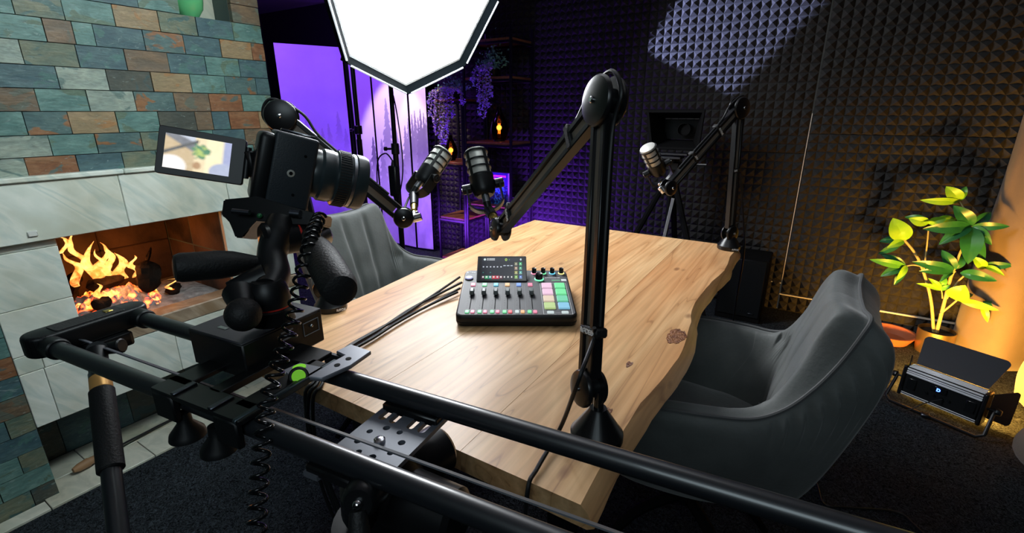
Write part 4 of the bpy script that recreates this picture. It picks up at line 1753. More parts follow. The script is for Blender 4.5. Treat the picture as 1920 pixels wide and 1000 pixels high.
def disp(u, v):
    bg = (0.003, 0.006, 0.014)
    if u < 0.075 or u > 0.93 or v < 0.06 or v > 0.95:
        return (0.001, 0.001, 0.002)
    x = (u - 0.075) / 0.855
    y = 1 - (v - 0.06) / 0.89
    c = bg
    if y < 0.17:
        c = (0.010, 0.014, 0.026)
        if ((x - 0.07) / 0.028) ** 2 + ((y - 0.08) / 0.05) ** 2 < 1:
            c = (0.7, 0.85, 0.85)
        if 0.12 < x < 0.32 and (0.035 < y < 0.075 or 0.09 < y < 0.125) and int(x * 160) % 4:
            c = (0.7, 0.75, 0.78)
        if abs(((x - 0.60) / 0.026) ** 2 + ((y - 0.09) / 0.06) ** 2 - 0.7) < 0.45:
            c = (0.45, 0.7, 0.1)
        if abs(x - 0.68) < 0.012 and abs(y - 0.09) < 0.03:
            c = (0.02, 0.25, 0.1)
        if ((x - 0.965) / 0.02) ** 2 + ((y - 0.08) / 0.05) ** 2 < 1:
            c = (0.6, 0.75, 0.8)
        return c
    for k in range(9):
        xc = 0.045 + 0.0865 * k
        if k < 6:
            if abs(x - xc) < 0.018 and abs(y - 0.43) < 0.025:
                return (0.62, 0.66, 0.75)
        elif abs(x - xc) < 0.028 and abs(y - 0.38) < 0.018:
            return (0.5, 0.56, 0.66)
        if k in (0, 2) and abs(x - xc) < 0.012 and abs(y - 0.70) < 0.015:
            return (0.04, 0.3, 0.25)
        if 0.85 < y < 0.99 and abs(x - xc) < (0.042 if k < 6 else 0.014):
            tint = [(0.06, 0.02, 0.04), (0.02, 0.35, 0.12), (0.02, 0.18, 0.18), (0.55, 0.02, 0.03), (0.50, 0.01, 0.06), (0.10, 0.01, 0.03), bg, bg, bg][k]
            if 0.87 < y < 0.94 and abs(x - xc) < 0.02:
                return (0.75, 0.75, 0.75)
            return tint
    if x > 0.80:
        j = int((y - 0.19) / 0.205)
        i = 0 if x < 0.90 else 1
        xc = 0.845 + 0.11 * i
        yc = 0.29 + 0.205 * j
        cc = [[(0.15, 0.15, 0.08), (0.02, 0.30, 0.10)], [(0.25, 0.16, 0.10), (0.01, 0.22, 0.10)], [(0.22, 0.22, 0.04), (0.02, 0.24, 0.20)], [(0.12, 0.28, 0.03), (0.02, 0.10, 0.35)]][min(max(j, 0), 3)][i]
        if abs(x - xc) < 0.038 and abs(y - yc) < 0.08:
            if abs(y - yc + 0.01) < 0.025 and abs(x - xc) < 0.016:
                return tuple(min(1, k * 2 + 0.35) for k in cc)
            if abs(y - yc - 0.05) < 0.014 and abs(x - xc) < 0.03:
                return tuple(k + 0.25 for k in cc)
            return cc
    return c


picture('display', [SM @ Vector((0.001, 0.001, 0.0004)), SM @ Vector((sw_ - 0.001, 0.001, 0.0004)), SM @ Vector((sw_ - 0.001, sh_ - 0.001, 0.0004)), SM @ Vector((0.001, sh_ - 0.001, 0.0004))], 240, 110, disp, M['display'], scr)
text('RØDE', 0.0095, MM @ T(0.0055, 0.2505, 0.0008), M['white_paint'], top_, bold=0.0002)
text('RØDECASTER', 0.0066, MM @ T(0.2262, 0.2145, 0.0008), M['white_paint'], top_, bold=0.00015)
text('PRO II', 0.0066, MM @ T(0.2705, 0.2145, 0.0008), M['grey_print'], top_)
for k, c in enumerate(('cyan', 'green')):
    flatbox(0.2425, 0.2045 - 0.0065 * k, 0.2665, 0.2070 - 0.0065 * k, 0.0002, M['grey_print'] if k == 0 else G[c], 'printed_line')
flatbox(0.2690, 0.1955, 0.2830, 0.2080, 0.0002, M['white_paint'], 'badge')

# cables from the mixer's rear, over the table and down behind the slider
cab = [((862, 520), (800, 562), (742, 600), (694, 626), (650, 652), (610, 690), (590, 722)), ((862, 541), (806, 572), (756, 598), (700, 634), (655, 660), (614, 696), (594, 726)),
       ((866, 530), (812, 557), (764, 583), (712, 618), (660, 648), (604, 690), (582, 720)), ((858, 548), (800, 575), (735, 611), (688, 640), (640, 668), (600, 700), (575, 722))]
for i, c in enumerate(cab):
    pts = [PZ(x, y, 0.7555 + 0.002 * (i % 2) + (0.006 if k == 0 else 0)) for k, (x, y) in enumerate(c)]
    pts[-1] = Vector((pts[-1].x, 0.478, 0.7555))
    e = pts[-1]
    pts += [Vector((e.x + 0.002, 0.455, 0.735)), Vector((e.x + 0.01 * i, 0.447, 0.62)), Vector((e.x + 0.03 + 0.02 * i, 0.47, 0.40)), Vector((e.x + 0.10 + 0.03 * i, 0.53, 0.15)), Vector((e.x + 0.20, 0.62, 0.008))]
    where = ['uppermost', 'third from the top', 'second from the top', 'lowest'][i]
    thing('audio_cable', MB().tube(pts, 0.0034, 8, smooth=6), M['cable'],
          where + ' of four black cables leaving the side of the mixer', 'cable', group='black cables from the mixer')
# cable of the nearest arm, hanging from its strap over the table's front edge
q0 = P1a.lerp(P2a, 0.20) + Vector((0.012, -0.022, 0))
pts = [q0 + Vector((0.0, 0.0, 0.02)), q0, D(1085, 712, 0.66), Vector(PZ(1052, 800, 0.775)), Vector((PZ(1030, 850, 0.757).x, 0.50, 0.757)), Vector((-0.262, 0.462, 0.75)), Vector((-0.258, 0.452, 0.65)), Vector((-0.24, 0.47, 0.40)), Vector((-0.20, 0.52, 0.01))]
thing('hanging_cable', MB().tube(pts, 0.0033, 8, smooth=8), M['cable'], 'black cable drooping from the nearest microphone arm over the front table edge', 'cable')
# cable of the far arm down to the carpet
pts = [P1b.lerp(P2b, 0.5) + Vector((0.02, 0, 0)), Vector((-0.195, 1.92, 0.86)), Vector((-0.178, 1.925, 0.74)), Vector((-0.185, 1.99, 0.55)), Vector((-0.205, 2.2, 0.25)), Vector((-0.25, 2.6, 0.012)), Vector((-0.27, 3.0, 0.01))]
thing('hanging_cable', MB().tube(pts, 0.0035, 8, smooth=8), M['cable'], 'black cable hanging from the far microphone arm down to the carpet', 'cable')
pts = [Vector(PZ(*q, 0.004)) for q in ((1500, 875), (1530, 905), (1545, 945), (1590, 952), (1680, 960), (1715, 985), (1760, 1030))]
thing('floor_cable', MB().tube(pts, 0.003, 6, smooth=6), M['cable'], 'thin black cable snaking over the carpet behind the grey armchair', 'cable')
# ================================================================== SOFTBOX AND STANDS
SBC = D(786.8, -30, 2.0)
sb_n = Vector((math.cos(R(23)) * math.cos(R(-9.2)), math.cos(R(23)) * math.sin(R(-9.2)), -math.sin(R(23))))
SBM = FR(SBC, SBC + sb_n, (0, 0, 1)) @ Matrix.Rotation(0.052, 4, 'Z')      # X up in the face, Z towards the set
sb = root('octagonal_softbox', 'large bright octagonal softbox above the far left end of the table', 'softbox', SBC)


def octa(rad, z, m=SBM, off=0.0):
    return [m @ Vector((rad * math.cos(R(180 + 45 * k)), rad * math.sin(R(180 + 45 * k)), z)) for k in range(8)]


mb = MB()
c0 = mb.bm.verts.new(SBM @ Vector((0, 0, 0.006)))
o1 = [mb.bm.verts.new(p) for p in octa(0.415, 0.0)]
for k in range(8):
    mb.bm.faces.new([o1[k], o1[(k + 1) % 8], c0])
part('diffuser', mb, M['diffuser'], sb, smooth=False)
mb = MB()
mb.grid([octa(0.415, 0.0), octa(0.424, 0.002), octa(0.424, -0.004), octa(0.415, -0.003)], closeu=True, closev=True)
part('diffuser_hem', mb, M['white_fabric'], sb, smooth=False)
mb = MB()
mb.grid([octa(0.424, 0.0), octa(0.452, 0.028), octa(0.455, 0.028), octa(0.452, -0.02), octa(0.12, -0.30), octa(0.116, -0.30), octa(0.444, -0.02), octa(0.424, -0.004)], closeu=True, closev=True)
part('shell', mb, M['softbox_fabric'], sb, smooth=False)
for k in range(8):
    A, B = octa(0.455, 0.029)[k], octa(0.455, 0.029)[(k + 1) % 8]
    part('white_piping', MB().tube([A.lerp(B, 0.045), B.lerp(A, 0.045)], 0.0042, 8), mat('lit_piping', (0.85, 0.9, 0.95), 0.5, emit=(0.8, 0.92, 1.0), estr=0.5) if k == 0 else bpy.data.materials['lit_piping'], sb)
    a, b = octa(0.455, -0.02)[k], octa(0.12, -0.30)[k]
    part('rib', MB().tube([octa(0.453, 0.02)[k], a, b], 0.0045, 6), M['black_satin'], sb)
hd = MB()
hd.lathe([(0, -0.30), (0.118, -0.30), (0.118, -0.40), (0.075, -0.41), (0.075, -0.60), (0.066, -0.62), (0, -0.62)], 28, SBM)
part('lamp_head', hd, M['black'], sb)


def light_stand(label, foot, top, tilt_top, collars, brick=None, r=0.0125):
    foot, top = Vector(foot), Vector(top)
    o = root('light_stand', label, 'light stand', foot, group='black light stands')
    mid = foot.lerp(top, 0.55)
    part('pole', MB().cyl(foot + Vector((0, 0, 0.12)), mid, r * 1.25).cyl(mid, top, r), M['black_satin'], o)
    for t in collars:
        c = foot.lerp(top, t)
        mb = MB().cyl(c - Vector((0, 0, 0.03)), c + Vector((0, 0, 0.03)), r * 1.75, bev=0.003)
        mb.cyl(c, c + CR * -0.045, 0.006).cyl(c - CR * 0.045, c - CR * 0.062, 0.011, bev=0.002)
        part('collar', mb, M['black'], o)
    for q in range(3):
        a = R(100 + 120 * q)
        d = Vector((math.cos(a), math.sin(a), 0))
        h = foot + Vector((0, 0, 0.42))
        e = foot + d * 0.36 + Vector((0, 0, 0.012))
        part('leg', MB().tube([h + d * 0.02, e], 0.0085, 8), M['black_satin'], o)
        part('brace', MB().tube([foot + Vector((0, 0, 0.14)) + d * 0.015, h.lerp(e, 0.55)], 0.005, 6), M['black_satin'], o)
    return o


F2 = PZ(762, 530, 0)
s2 = light_stand('black light stand under the softbox with a power brick on it', Vector((-2.005, 1.992, 0)), (-2.005, 1.992, 1.86), None, (0.56,))
mb = MB()
bc = PY(738, 340, 1.95)
mb.box((bc.x, 1.955, bc.z), (0.055, 0.035, 0.17), bev=0.006)
mb.cyl((bc.x, 1.955, bc.z + 0.085), (bc.x, 1.955, bc.z + 0.115), 0.012, 0.006)
mb.cyl((bc.x, 1.955, bc.z - 0.085), (bc.x, 1.955, bc.z - 0.115), 0.012, 0.006)
part('power_brick', mb, M['black'], s2)
part('power_cable', MB().tube([(bc.x, 1.955, bc.z + 0.11), (bc.x - 0.05, 1.95, bc.z + 0.15), (bc.x - 0.12, 1.95, bc.z + 0.08), (bc.x - 0.14, 1.96, bc.z - 0.2), (bc.x - 0.10, 1.97, 0.1)], 0.004, 6, smooth=6), M['cable'], s2)
part('power_cable', MB().tube([(bc.x + 0.02, 1.955, bc.z - 0.11), (bc.x + 0.07, 1.96, bc.z + 0.1), (bc.x + 0.02, 1.975, bc.z + 0.45), (bc.x - 0.07, 1.97, 1.45), (bc.x + 0.02, 1.93, 1.6)], 0.0035, 6, smooth=6), M['cable'], s2)
p3 = PY(661, 130, 2.5)
s3 = light_stand('thick black light stand in front of the purple panel', (p3.x + 0.0, 2.5, 0), (p3.x, 2.5, 1.9), None, (0.585,), r=0.016)
part('power_cable', MB().tube([(p3.x - 0.05, 2.5, 1.85), (p3.x - 0.045, 2.5, 1.4), (p3.x - 0.04, 2.5, 1.15), (p3.x - 0.03, 2.49, 0.5)], 0.004, 6, smooth=5), M['cable'], s3)
# lamp that crowns the thick stand, hidden by the softbox
part('lamp_head', MB().cyl((p3.x, 2.5, 1.88), (p3.x, 2.5, 2.08), 0.05, bev=0.008), M['black'], s3)

# ================================================================== FOREST SCREEN
mural = root('folding_screen', 'tall folding screen printed with a misty forest, lit purple', 'folding screen', (-3.5, 3.2, 0))
TREES = []
rt = random.Random(21)
for k in range(9):
    TREES.append((0.02 + 0.045 * k + rt.uniform(-0.01, 0.01), rt.uniform(0.60, 0.72), rt.uniform(0.10, 0.17), 0.30))
for x, top, h, dk in ((0.40, 0.50, 0.3, 0.75), (0.47, 0.44, 0.2, 0.6), (0.505, 0.56, 0.25, 0.85), (0.63, 0.75, 0.45, 0.62), (0.60, 0.60, 0.3, 0.5), (0.57, 0.55, 0.3, 0.6), (0.70, 0.60, 0.34, 0.6), (0.725, 0.55, 0.3, 0.7),
                      (0.77, 0.62, 0.34, 0.72), (0.80, 0.655, 0.36, 0.7), (0.83, 0.67, 0.38, 0.82), (0.865, 0.69, 0.40, 0.8), (0.90, 0.66, 0.40, 0.85), (0.93, 0.70, 0.42, 0.86), (0.965, 0.68, 0.42, 0.88), (0.99, 0.66, 0.4, 0.8)):
    TREES.append((x, top, h, dk))


def forest(u, v):
    n = 0.5 + 0.5 * mnoise.fractal((u * 5, v * 7, 1.7), 1.0, 2.0, 4)
    c = [0.74 - 0.10 * n, 0.72 - 0.12 * n, 0.78 - 0.06 * n]
    if u < 0.36:
        c = [0.60 - 0.10 * n, 0.58 - 0.12 * n, 0.80]
    a = 0.0
    for (x, top, h, dk) in TREES:
        d = top - v
        if d <= 0 or d > h:
            continue
        t = d / h
        saw = (d * 26 + x * 7 + (0.5 if u > x else 0)) % 1
        w = 0.003 + (0.080 * t ** 0.9 * (h / 0.4)) * (0.45 + 0.55 * saw)
        jag = 0.95 + 0.4 * mnoise.noise((u * 70, v * 55, x * 10))
        if abs(u - x) < w * jag:
            f = dk * (1 - max(0, t - 0.45) * 1.5)
            a = max(a, f)
    low = mnoise.fractal((u * 9, v * 9, 7.7), 1.0, 2.0, 4) * 0.25
    if v < 0.30:
        a = max(a, 0.25 + low + (0.30 - v) * 0.8)
    a = max(0, min(0.93, a))
    return tuple(k * (1 - a) + q * a for k, q in zip(c, (0.10, 0.085, 0.16)))


panels = [((-4.03, 2.69), (-3.80, 3.20), 0.0, 0.36, 1.79), ((-3.775, 3.235), (-3.535, 3.262), 0.37, 0.52, 1.80), ((-3.515, 3.262), (-3.075, 3.235), 0.53, 0.80, 1.80), ((-3.055, 3.235), (-2.885, 3.26), 0.81, 1.0, 1.80)]
for (a, b, u0, u1, top) in panels:
    A, B = Vector((*a, 0)), Vector((*b, 0))
    d = (B - A).normalized()
    nn = Vector((d.y, -d.x, 0))
    mm = Matrix((d, -nn, Vector((0, 0, 1)))).transposed().to_4x4()
    mm.translation = A
    L = (B - A).length
    mb = MB().box((L / 2, 0.014, (top + 0.02) / 2), (L, 0.024, top - 0.02), mm, bev=0.002)
    pn = part('panel', mb, M['black_matte'], mural)
    q = [mm @ Vector(p) for p in ((0.001, 0.0012, 0.022), (L - 0.001, 0.0012, 0.022), (L - 0.001, 0.0012, top - 0.002), (0.001, 0.0012, top - 0.002))]
    nx = int(330 * (u1 - u0)) + 4
    picture('forest_print', q, nx, 230, lambda u, v, u0=u0, u1=u1: forest(u0 + (u1 - u0) * u, v), M['print'], pn)
for a in ((-3.79, 3.222), (-3.525, 3.285), (-3.065, 3.265)):
    part('hinge_post', MB().box((a[0], a[1], 0.90), (0.012, 0.018, 1.78), bev=0.002), M['black_matte'], mural)

# ================================================================== SHELF UNITS
def shelf_unit(label, x0, x1, y0, y1, top, shelves, tube=0.017):
    o = root('metal_shelf_unit', label, 'shelf unit', ((x0 + x1) / 2, (y0 + y1) / 2, 0), group='black metal shelf units with wooden boards')
    for x in (x0, x1):
        for y in (y0, y1):
            part('post', MB().box((x, y, top / 2 + 0.001), (tube, tube, top), bev=0.0015), M['black_satin'], o)
    for (z, a, b) in shelves:
        mb = MB()
        for y in (y0, y1):
            mb.box(((a + b) / 2, y, z - 0.010), (b - a - tube, tube * 0.9, tube), bev=0.001)
        for x in (a, b):
            mb.box((x, (y0 + y1) / 2, z - 0.010), (tube * 0.9, y1 - y0 - tube, tube), bev=0.001)
        sf = part('shelf_frame', mb, M['black_satin'], o)
        bd = MB().box(((a + b) / 2, (y0 + y1) / 2, z + 0.0075), (b - a - 0.004, y1 - y0, 0.018), bev=0.002)
        part('board', bd, M['shelf_wood'], sf)
    return o


YS0, YS1 = 3.03, 3.32
xr0, xr1 = PY(878, 440, YS0).x, PY(995, 300, YS1).x
zz = lambda x, y, Y=YS0: PY(x, y, Y).z
shelf_unit('tall black metal shelf unit in the foam-lined corner behind the table', xr0, xr1, YS0, YS1, 1.80, [(zz(930, 76), xr0, xr1), (zz(930, 148), xr0, xr1), (zz(940, 272), xr0, xr1), (zz(938, 392), xr0, xr1), (0.07, xr0, xr1)])
xl0, xl1 = PY(826, 440, YS0).x, xr0 - 0.022
shelf_unit('lower black metal shelf unit beside the forest screen', xl0, xl1, YS0, YS1, 1.36, [(zz(850, 190), xl0, xl1), (zz(845, 308), xl0, xl1), (zz(850, 412), xl0, xl1), (0.05, xl0, xl1)])


def edison(label, x, y, z, s=1.0):
    o = root('filament_lamp', label, 'lamp', (x, y, z), group='filament lamps on the shelves')
    part('lamp_base', MB().lathe([(0, 0), (0.045 * s, 0), (0.045 * s, 0.012 * s), (0.018 * s, 0.018 * s), (0.016 * s, 0.045 * s), (0, 0.045 * s)], 24, T(x, y, z)), M['black_satin'], o)
    gl = MB().lathe([(0.050 * s, 0.013 * s), (0.062 * s, 0.03 * s), (0.070 * s, 0.075 * s), (0.062 * s, 0.13 * s), (0.040 * s, 0.18 * s), (0.022 * s, 0.215 * s), (0.018 * s, 0.25 * s),
                     (0.016 * s, 0.25 * s), (0.020 * s, 0.215 * s), (0.037 * s, 0.18 * s), (0.059 * s, 0.13 * s), (0.067 * s, 0.075 * s), (0.059 * s, 0.032 * s), (0.050 * s, 0.018 * s)], 32, T(x, y, z))
    part('glass_shade', gl, M['smoked_glass'], o)
    pts = []
    for k in range(49):
        a = k * 0.9
        pts.append((x + 0.0095 * s * math.cos(a), y + 0.0095 * s * math.sin(a), z + (0.055 + 0.075 * abs((k % 12) / 6 - 1)) * s))
    part('filament', MB().tube(pts, 0.0013 * s, 5), M['filament'], o)
    lamp('filament_glow', 'POINT', (x, y, z + 0.10 * s), (0, 0, 0), 0.5, (1.0, 0.42, 0.1), 0.02)
    return o


yl = 3.17
edison('smoked glass lamp with a glowing filament on the tall shelf unit', PY(936, 262, yl).x, yl, zz(940, 272) + 0.0165, 1.0)
edison('small glowing lamp half hidden behind the central microphone, on the low shelf unit', PY(846, 300, 3.15).x, 3.15, zz(845, 308) + 0.0165, 0.8)
# standing book
bz = zz(938, 392) + 0.0165
bxa, bxb = PY(917, 383, 3.10).x, PY(955, 380, 3.10).x
bk = root('book', 'book with a dark city cover and pink lettering standing on the shelf', 'book', ((bxa + bxb) / 2, 3.12, bz))
bh = PY(935, 324, 3.10).z - bz
bm_ = MB().box(((bxa + bxb) / 2, 3.12, bz + bh / 2), (bxb - bxa, 0.036, bh), bev=0.001)
part('cover', bm_, mat('book_cover', (0.10, 0.08, 0.28), 0.4), bk)
part('pages', MB().box(((bxa + bxb) / 2 + 0.002, 3.12, bz + bh / 2), (bxb - bxa, 0.030, bh - 0.006)), mat('paper', (0.7, 0.68, 0.75), 0.8), bk)


def cover(u, v):
    c = (0.05, 0.03, 0.28) if v > 0.6 else (0.02, 0.03, 0.12)
    if v < 0.6:
        n = mnoise.noise((u * 14, v * 18, 2)) + (0.35 if abs(u - 0.5) < 0.25 else -0.1)
        if n > 0.25:
            c = (0.03, 0.25, 0.50)
        if n > 0.5:
            c = (0.10, 0.55, 0.75)
    if u > 0.93:
        c = (0.45, 0.35, 0.7)
    return c


picture('cover_print', [(bxa + 0.001, 3.1015, bz + 0.001), (bxb - 0.001, 3.1015, bz + 0.001), (bxb - 0.001, 3.1015, bz + bh - 0.001), (bxa + 0.001, 3.1015, bz + bh - 0.001)], 50, 70, cover, M['print'], bk)
M['pink_print'] = mat('pink_print', (0.95, 0.12, 0.35), 0.5, emit=(1, 0.1, 0.35), estr=0.06)
Mx = Matrix(((1, 0, 0, 0), (0, 0, -1, 3.1012), (0, 1, 0, 0), (0, 0, 0, 1)))
mb = MB()
w = bxb - bxa
for (u0, u1, v0, v1) in ((0.08, 0.84, 0.86, 0.925), (0.08, 0.38, 0.78, 0.84), (0.08, 0.30, 0.735, 0.755), (0.08, 0.60, 0.68, 0.705)):
    mb.box((bxa + w * (u0 + u1) / 2, 3.1012, bz + bh * (v0 + v1) / 2), (w * (u1 - u0), 0.0006, bh * (v1 - v0)))
part('title_bars', mb, M['pink_print'], bk, smooth=False)


# ---- trailing plants
def trailing(label, c, spread, vines, seed, cols):
    o = root('hanging_plant', label, 'hanging plant', c, group='artificial trailing plants on the shelves')
    rn = random.Random(seed)
    c = Vector(c)
    part('pot', MB().lathe([(0, 0), (0.035, 0), (0.045, 0.05), (0.047, 0.055), (0.041, 0.055), (0, 0.045)], 20, T(*c)), M['black'], o)
    layers = {k: MB() for k in cols}

    def leaflet(p, k, s):
        d = Vector((rn.uniform(-1, 1), rn.uniform(-1, 1), rn.uniform(-0.6, 0.8))).normalized()
        q = d.cross(Vector((rn.uniform(-1, 1), rn.uniform(-1, 1), rn.uniform(-1, 1)))).normalized()
        n = d.cross(q)
        bm = layers[k].bm
        vs = [bm.verts.new(p), bm.verts.new(p + d * s * 0.5 + q * s * 0.33 + n * s * 0.06), bm.verts.new(p + d * s), bm.verts.new(p + d * s * 0.5 - q * s * 0.33 + n * s * 0.06), bm.verts.new(p + d * s * 0.5 - n * s * 0.05)]
        bm.faces.new([vs[0], vs[1], vs[4]])
        bm.faces.new([vs[1], vs[2], vs[4]])
        bm.faces.new([vs[2], vs[3], vs[4]])
        bm.faces.new([vs[3], vs[0], vs[4]])
    first = list(cols)[0]
    for k in range(260):
        v = Vector((rn.gauss(0, spread[0]), rn.gauss(0, 0.03), 0.06 + abs(rn.gauss(0, spread[1]))))
        leaflet(c + v, first, rn.uniform(0.016, 0.028))
    st = MB()
    for (dx, dy, dz) in vines:
        p0 = c + Vector((dx * 0.4, dy * 0.6, 0.07))
        p1 = c + Vector((dx * 0.85, dy, 0.05))
        p2 = c + Vector((dx, dy * 1.05, -dz * 0.5))
        p3 = c + Vector((dx * 1.02 + rn.uniform(-0.015, 0.015), dy * 1.08, -dz))
        ln = catmull([p0, p1, p2, p3], 9)
        st.tube(ln, 0.0016, 5)
        for i, p in enumerate(ln):
            t = i / len(ln)
            kk = list(cols)[-1] if t > 0.28 else rn.choice(list(cols))
            for _ in range(6 if t > 0.8 else 4):
                leaflet(p + Vector((rn.gauss(0, 0.007), rn.gauss(0, 0.007), rn.gauss(0, 0.008))), kk if rn.random() < 0.8 else rn.choice(list(cols)), rn.uniform(0.012, 0.021))
    part('vines', st, M['stem'], o)
    for k, mb in layers.items():
        part({'vine_green': 'foliage', 'vine_violet': 'blossoms', 'vine_cream': 'pale_foliage'}[k], mb, M[k], o, smooth=False, kind='stuff')
    return o


tz = zz(930, 148) + 0.0165
trailing('grey-green trailing plant with violet blossoms on the tall shelf unit', (PY(925, 140, 3.10).x, 3.10, tz), (0.05, 0.075), [(-0.10, -0.10, 0.02), (-0.045, -0.11, 0.26), (-0.02, -0.10, 0.20), (-0.055, -0.10, 0.16), (0.02, -0.11, 0.20), (0.05, -0.11, 0.13), (0.0, -0.10, 0.28)], 5, ['vine_green', 'vine_violet'])
tz = zz(850, 190) + 0.0165
trailing('wide trailing plant with cream and violet leaves on the low shelf unit', (PY(858, 180, 3.10).x, 3.10, tz), (0.07, 0.05), [(-0.20, -0.10, 0.03), (-0.18, -0.10, 0.12), (-0.13, -0.11, 0.20), (-0.10, -0.10, 0.30), (-0.05, -0.11, 0.27), (-0.075, -0.10, 0.33), (-0.02, -0.11, 0.30), (0.0, -0.12, 0.22), (0.03, -0.10, 0.12), (0.12, -0.10, 0.02), (-0.15, -0.1, 0.26)], 8, ['vine_green', 'vine_cream', 'vine_violet'])

# ================================================================== TELEPROMPTER, SUBWOOFER
tp = root('teleprompter', 'black teleprompter with a glass hood on a tripod before the foam wall', 'teleprompter', (-0.74, 3.0, 0))
mb = MB()
yA, yB = 2.92, 3.10
q = [PY(1213, 207, yA), PY(1322, 203, yA), PY(1322, 278, yA), PY(1228, 279, yA)]
x0, x1 = q[0].x, q[1].x
zt_, zb_ = q[0].z, q[3].z
rows = []
for (yy, ins, zi) in ((yA, 0.0, 0.0), (yA, 0.012, 0.012), (yB, 0.06, 0.045), (yB + 0.012, 0.06, 0.045), (yB + 0.012, 0.05, 0.035), (yA + 0.005, -0.004, -0.004)):
    rows.append([(x0 + ins, yy, zt_ - zi), (x1 - ins, yy, zt_ - zi), (x1 - ins * 1.2 - 0.01, yy, zb_ + zi), (x0 + ins * 1.2 + 0.035, yy, zb_ + zi)])
mb.grid(rows, closeu=True, closev=True)
part('hood', mb, M['black_matte'], tp, smooth=False)
part('beam_glass', MB().box(((x0 + x1) / 2 + 0.01, yB - 0.03, (zt_ + zb_) / 2), (x1 - x0 - 0.13, 0.004, zt_ - zb_ - 0.1)), M['black_gloss'], tp)
lc = Vector(((x0 + x1) / 2 + 0.035, yB - 0.075, (zt_ + zb_) / 2))
part('lens', MB().lathe([(0, 0.0), (0.030, 0.0), (0.036, 0.004), (0.038, 0.03), (0.034, 0.031), (0.030, 0.01), (0, 0.006)], 30, FR(lc + Vector((0, 0.03, 0)), lc)), M['black_matte'], tp)
part('tray', MB().box(((x0 + x1) / 2, 2.93, zb_ - 0.025), (0.20, 0.09, 0.012), bev=0.002).box(((x0 + x1) / 2, 2.93, zb_ - 0.045), (0.13, 0.10, 0.014), bev=0.002), M['dark_steel'], tp)
hc = Vector(((x0 + x1) / 2, 2.99, zb_ - 0.10))
part('fluid_head', MB().cyl(hc - Vector((0, 0, 0.06)), hc + Vector((0, 0, 0.06)), 0.035, bev=0.006).box(hc + Vector((0, 0, 0.0)), (0.09, 0.07, 0.05), bev=0.006), M['black'], tp)
part('pan_handle', MB().tube([hc, hc + Vector((0.12, -0.02, 0.015)), hc + Vector((0.20, -0.04, 0.02))], 0.007, 8), M['black'], tp)
for q in range(3):
    a = R(-90 + 55 + 120 * q)
    d = Vector((math.cos(a), math.sin(a) * 0.8, 0))
    s = hc - Vector((0, 0, 0.09)) + d * 0.03
    e = Vector((hc.x, hc.y, 0)) + d * 0.42
    e.y = min(e.y, 3.33)
    part('leg', MB().tube([s, s.lerp(e, 0.5)], 0.018, 8).tube([s.lerp(e, 0.48), e + Vector((0, 0, 0.012))], 0.011, 8), M['black_matte'], tp)
part('centre_column', MB().cyl(hc - Vector((0, 0, 0.40)), hc - Vector((0, 0, 0.05)), 0.014), M['black_satin'], tp)
# white strap hanging from the teleprompter
a, b = PY(1262, 372, 2.85), PY(1246, 440, 2.85)
thing('hanging_strap', MB().prism([(-0.008, -0.002), (0.008, -0.002), (0.008, 0.002), (-0.008, 0.002)], 0, (a - b).length * 1.3, FR(a, a + (b - a), CR)), mat('grey_white_webbing', (0.45, 0.47, 0.5), 0.6), 'pale printed webbing strap hanging below the teleprompter', 'strap')

sub = root('subwoofer', 'plain black subwoofer cabinet on the carpet against the foam wall', 'speaker', (-0.24, 3.20, 0))
xa, xb = -0.40, PY(1445, 480, 3.08).x
part('cabinet', MB().box(((xa + xb) / 2, 3.21, 0.20), (xb - xa, 0.26, 0.40), bev=0.005), M['black_matte'], sub)
part('grille_cloth', MB().box(((xa + xb) / 2, 3.077, 0.215), (xb - xa - 0.02, 0.008, 0.36), bev=0.003), M['black'], sub)
part('badge', MB().box((xb - 0.055, 3.072, 0.060), (0.035, 0.003, 0.008), bev=0.001), M['dark_steel'], sub)
mb = MB()
for k in range(5):
    mb.box((xb - 0.12 + 0.014 * k, 3.0725, 0.072), (0.006, 0.002, 0.006))
part('badge_letters', mb, M['dark_steel'], sub, smooth=False)

# ================================================================== BEIGE COVERS AT THE RIGHT
def draped(label, foot, top, prof, seed, folds):
    """cloth-covered form: rings from floor to apex"""
    rows = []
    n = 26
    foot, top = Vector(foot), Vector(top)
    for i in range(n + 1):
        t = i / n
        c = foot.lerp(top, t)
        k = t * (len(prof) - 1)
        j = min(int(k), len(prof) - 2)
        r = prof[j] + (prof[j + 1] - prof[j]) * (k - j)
        row = []
        for q in range(48):
            a = 2 * math.pi * q / 48
            f = 1 + folds * (1 - 0.5 * t) * mnoise.noise((math.cos(a) * 2.2, math.sin(a) * 2.2, t * 2.2 + seed)) + 0.35 * folds * math.sin(a * 5 + t * 2 + seed)
            row.append(c + Vector((r * f * math.cos(a), r * f * math.sin(a), 0)))
        rows.append(row)
    mb = MB()
    V = mb.grid(rows, closev=True)
    mb.bm.faces.new(V[-1])
    mb.bm.faces.new(list(reversed(V[0])))
    return thing('beanbag', mb, M['beige'], label, 'beanbag', angle=80, sub=1)


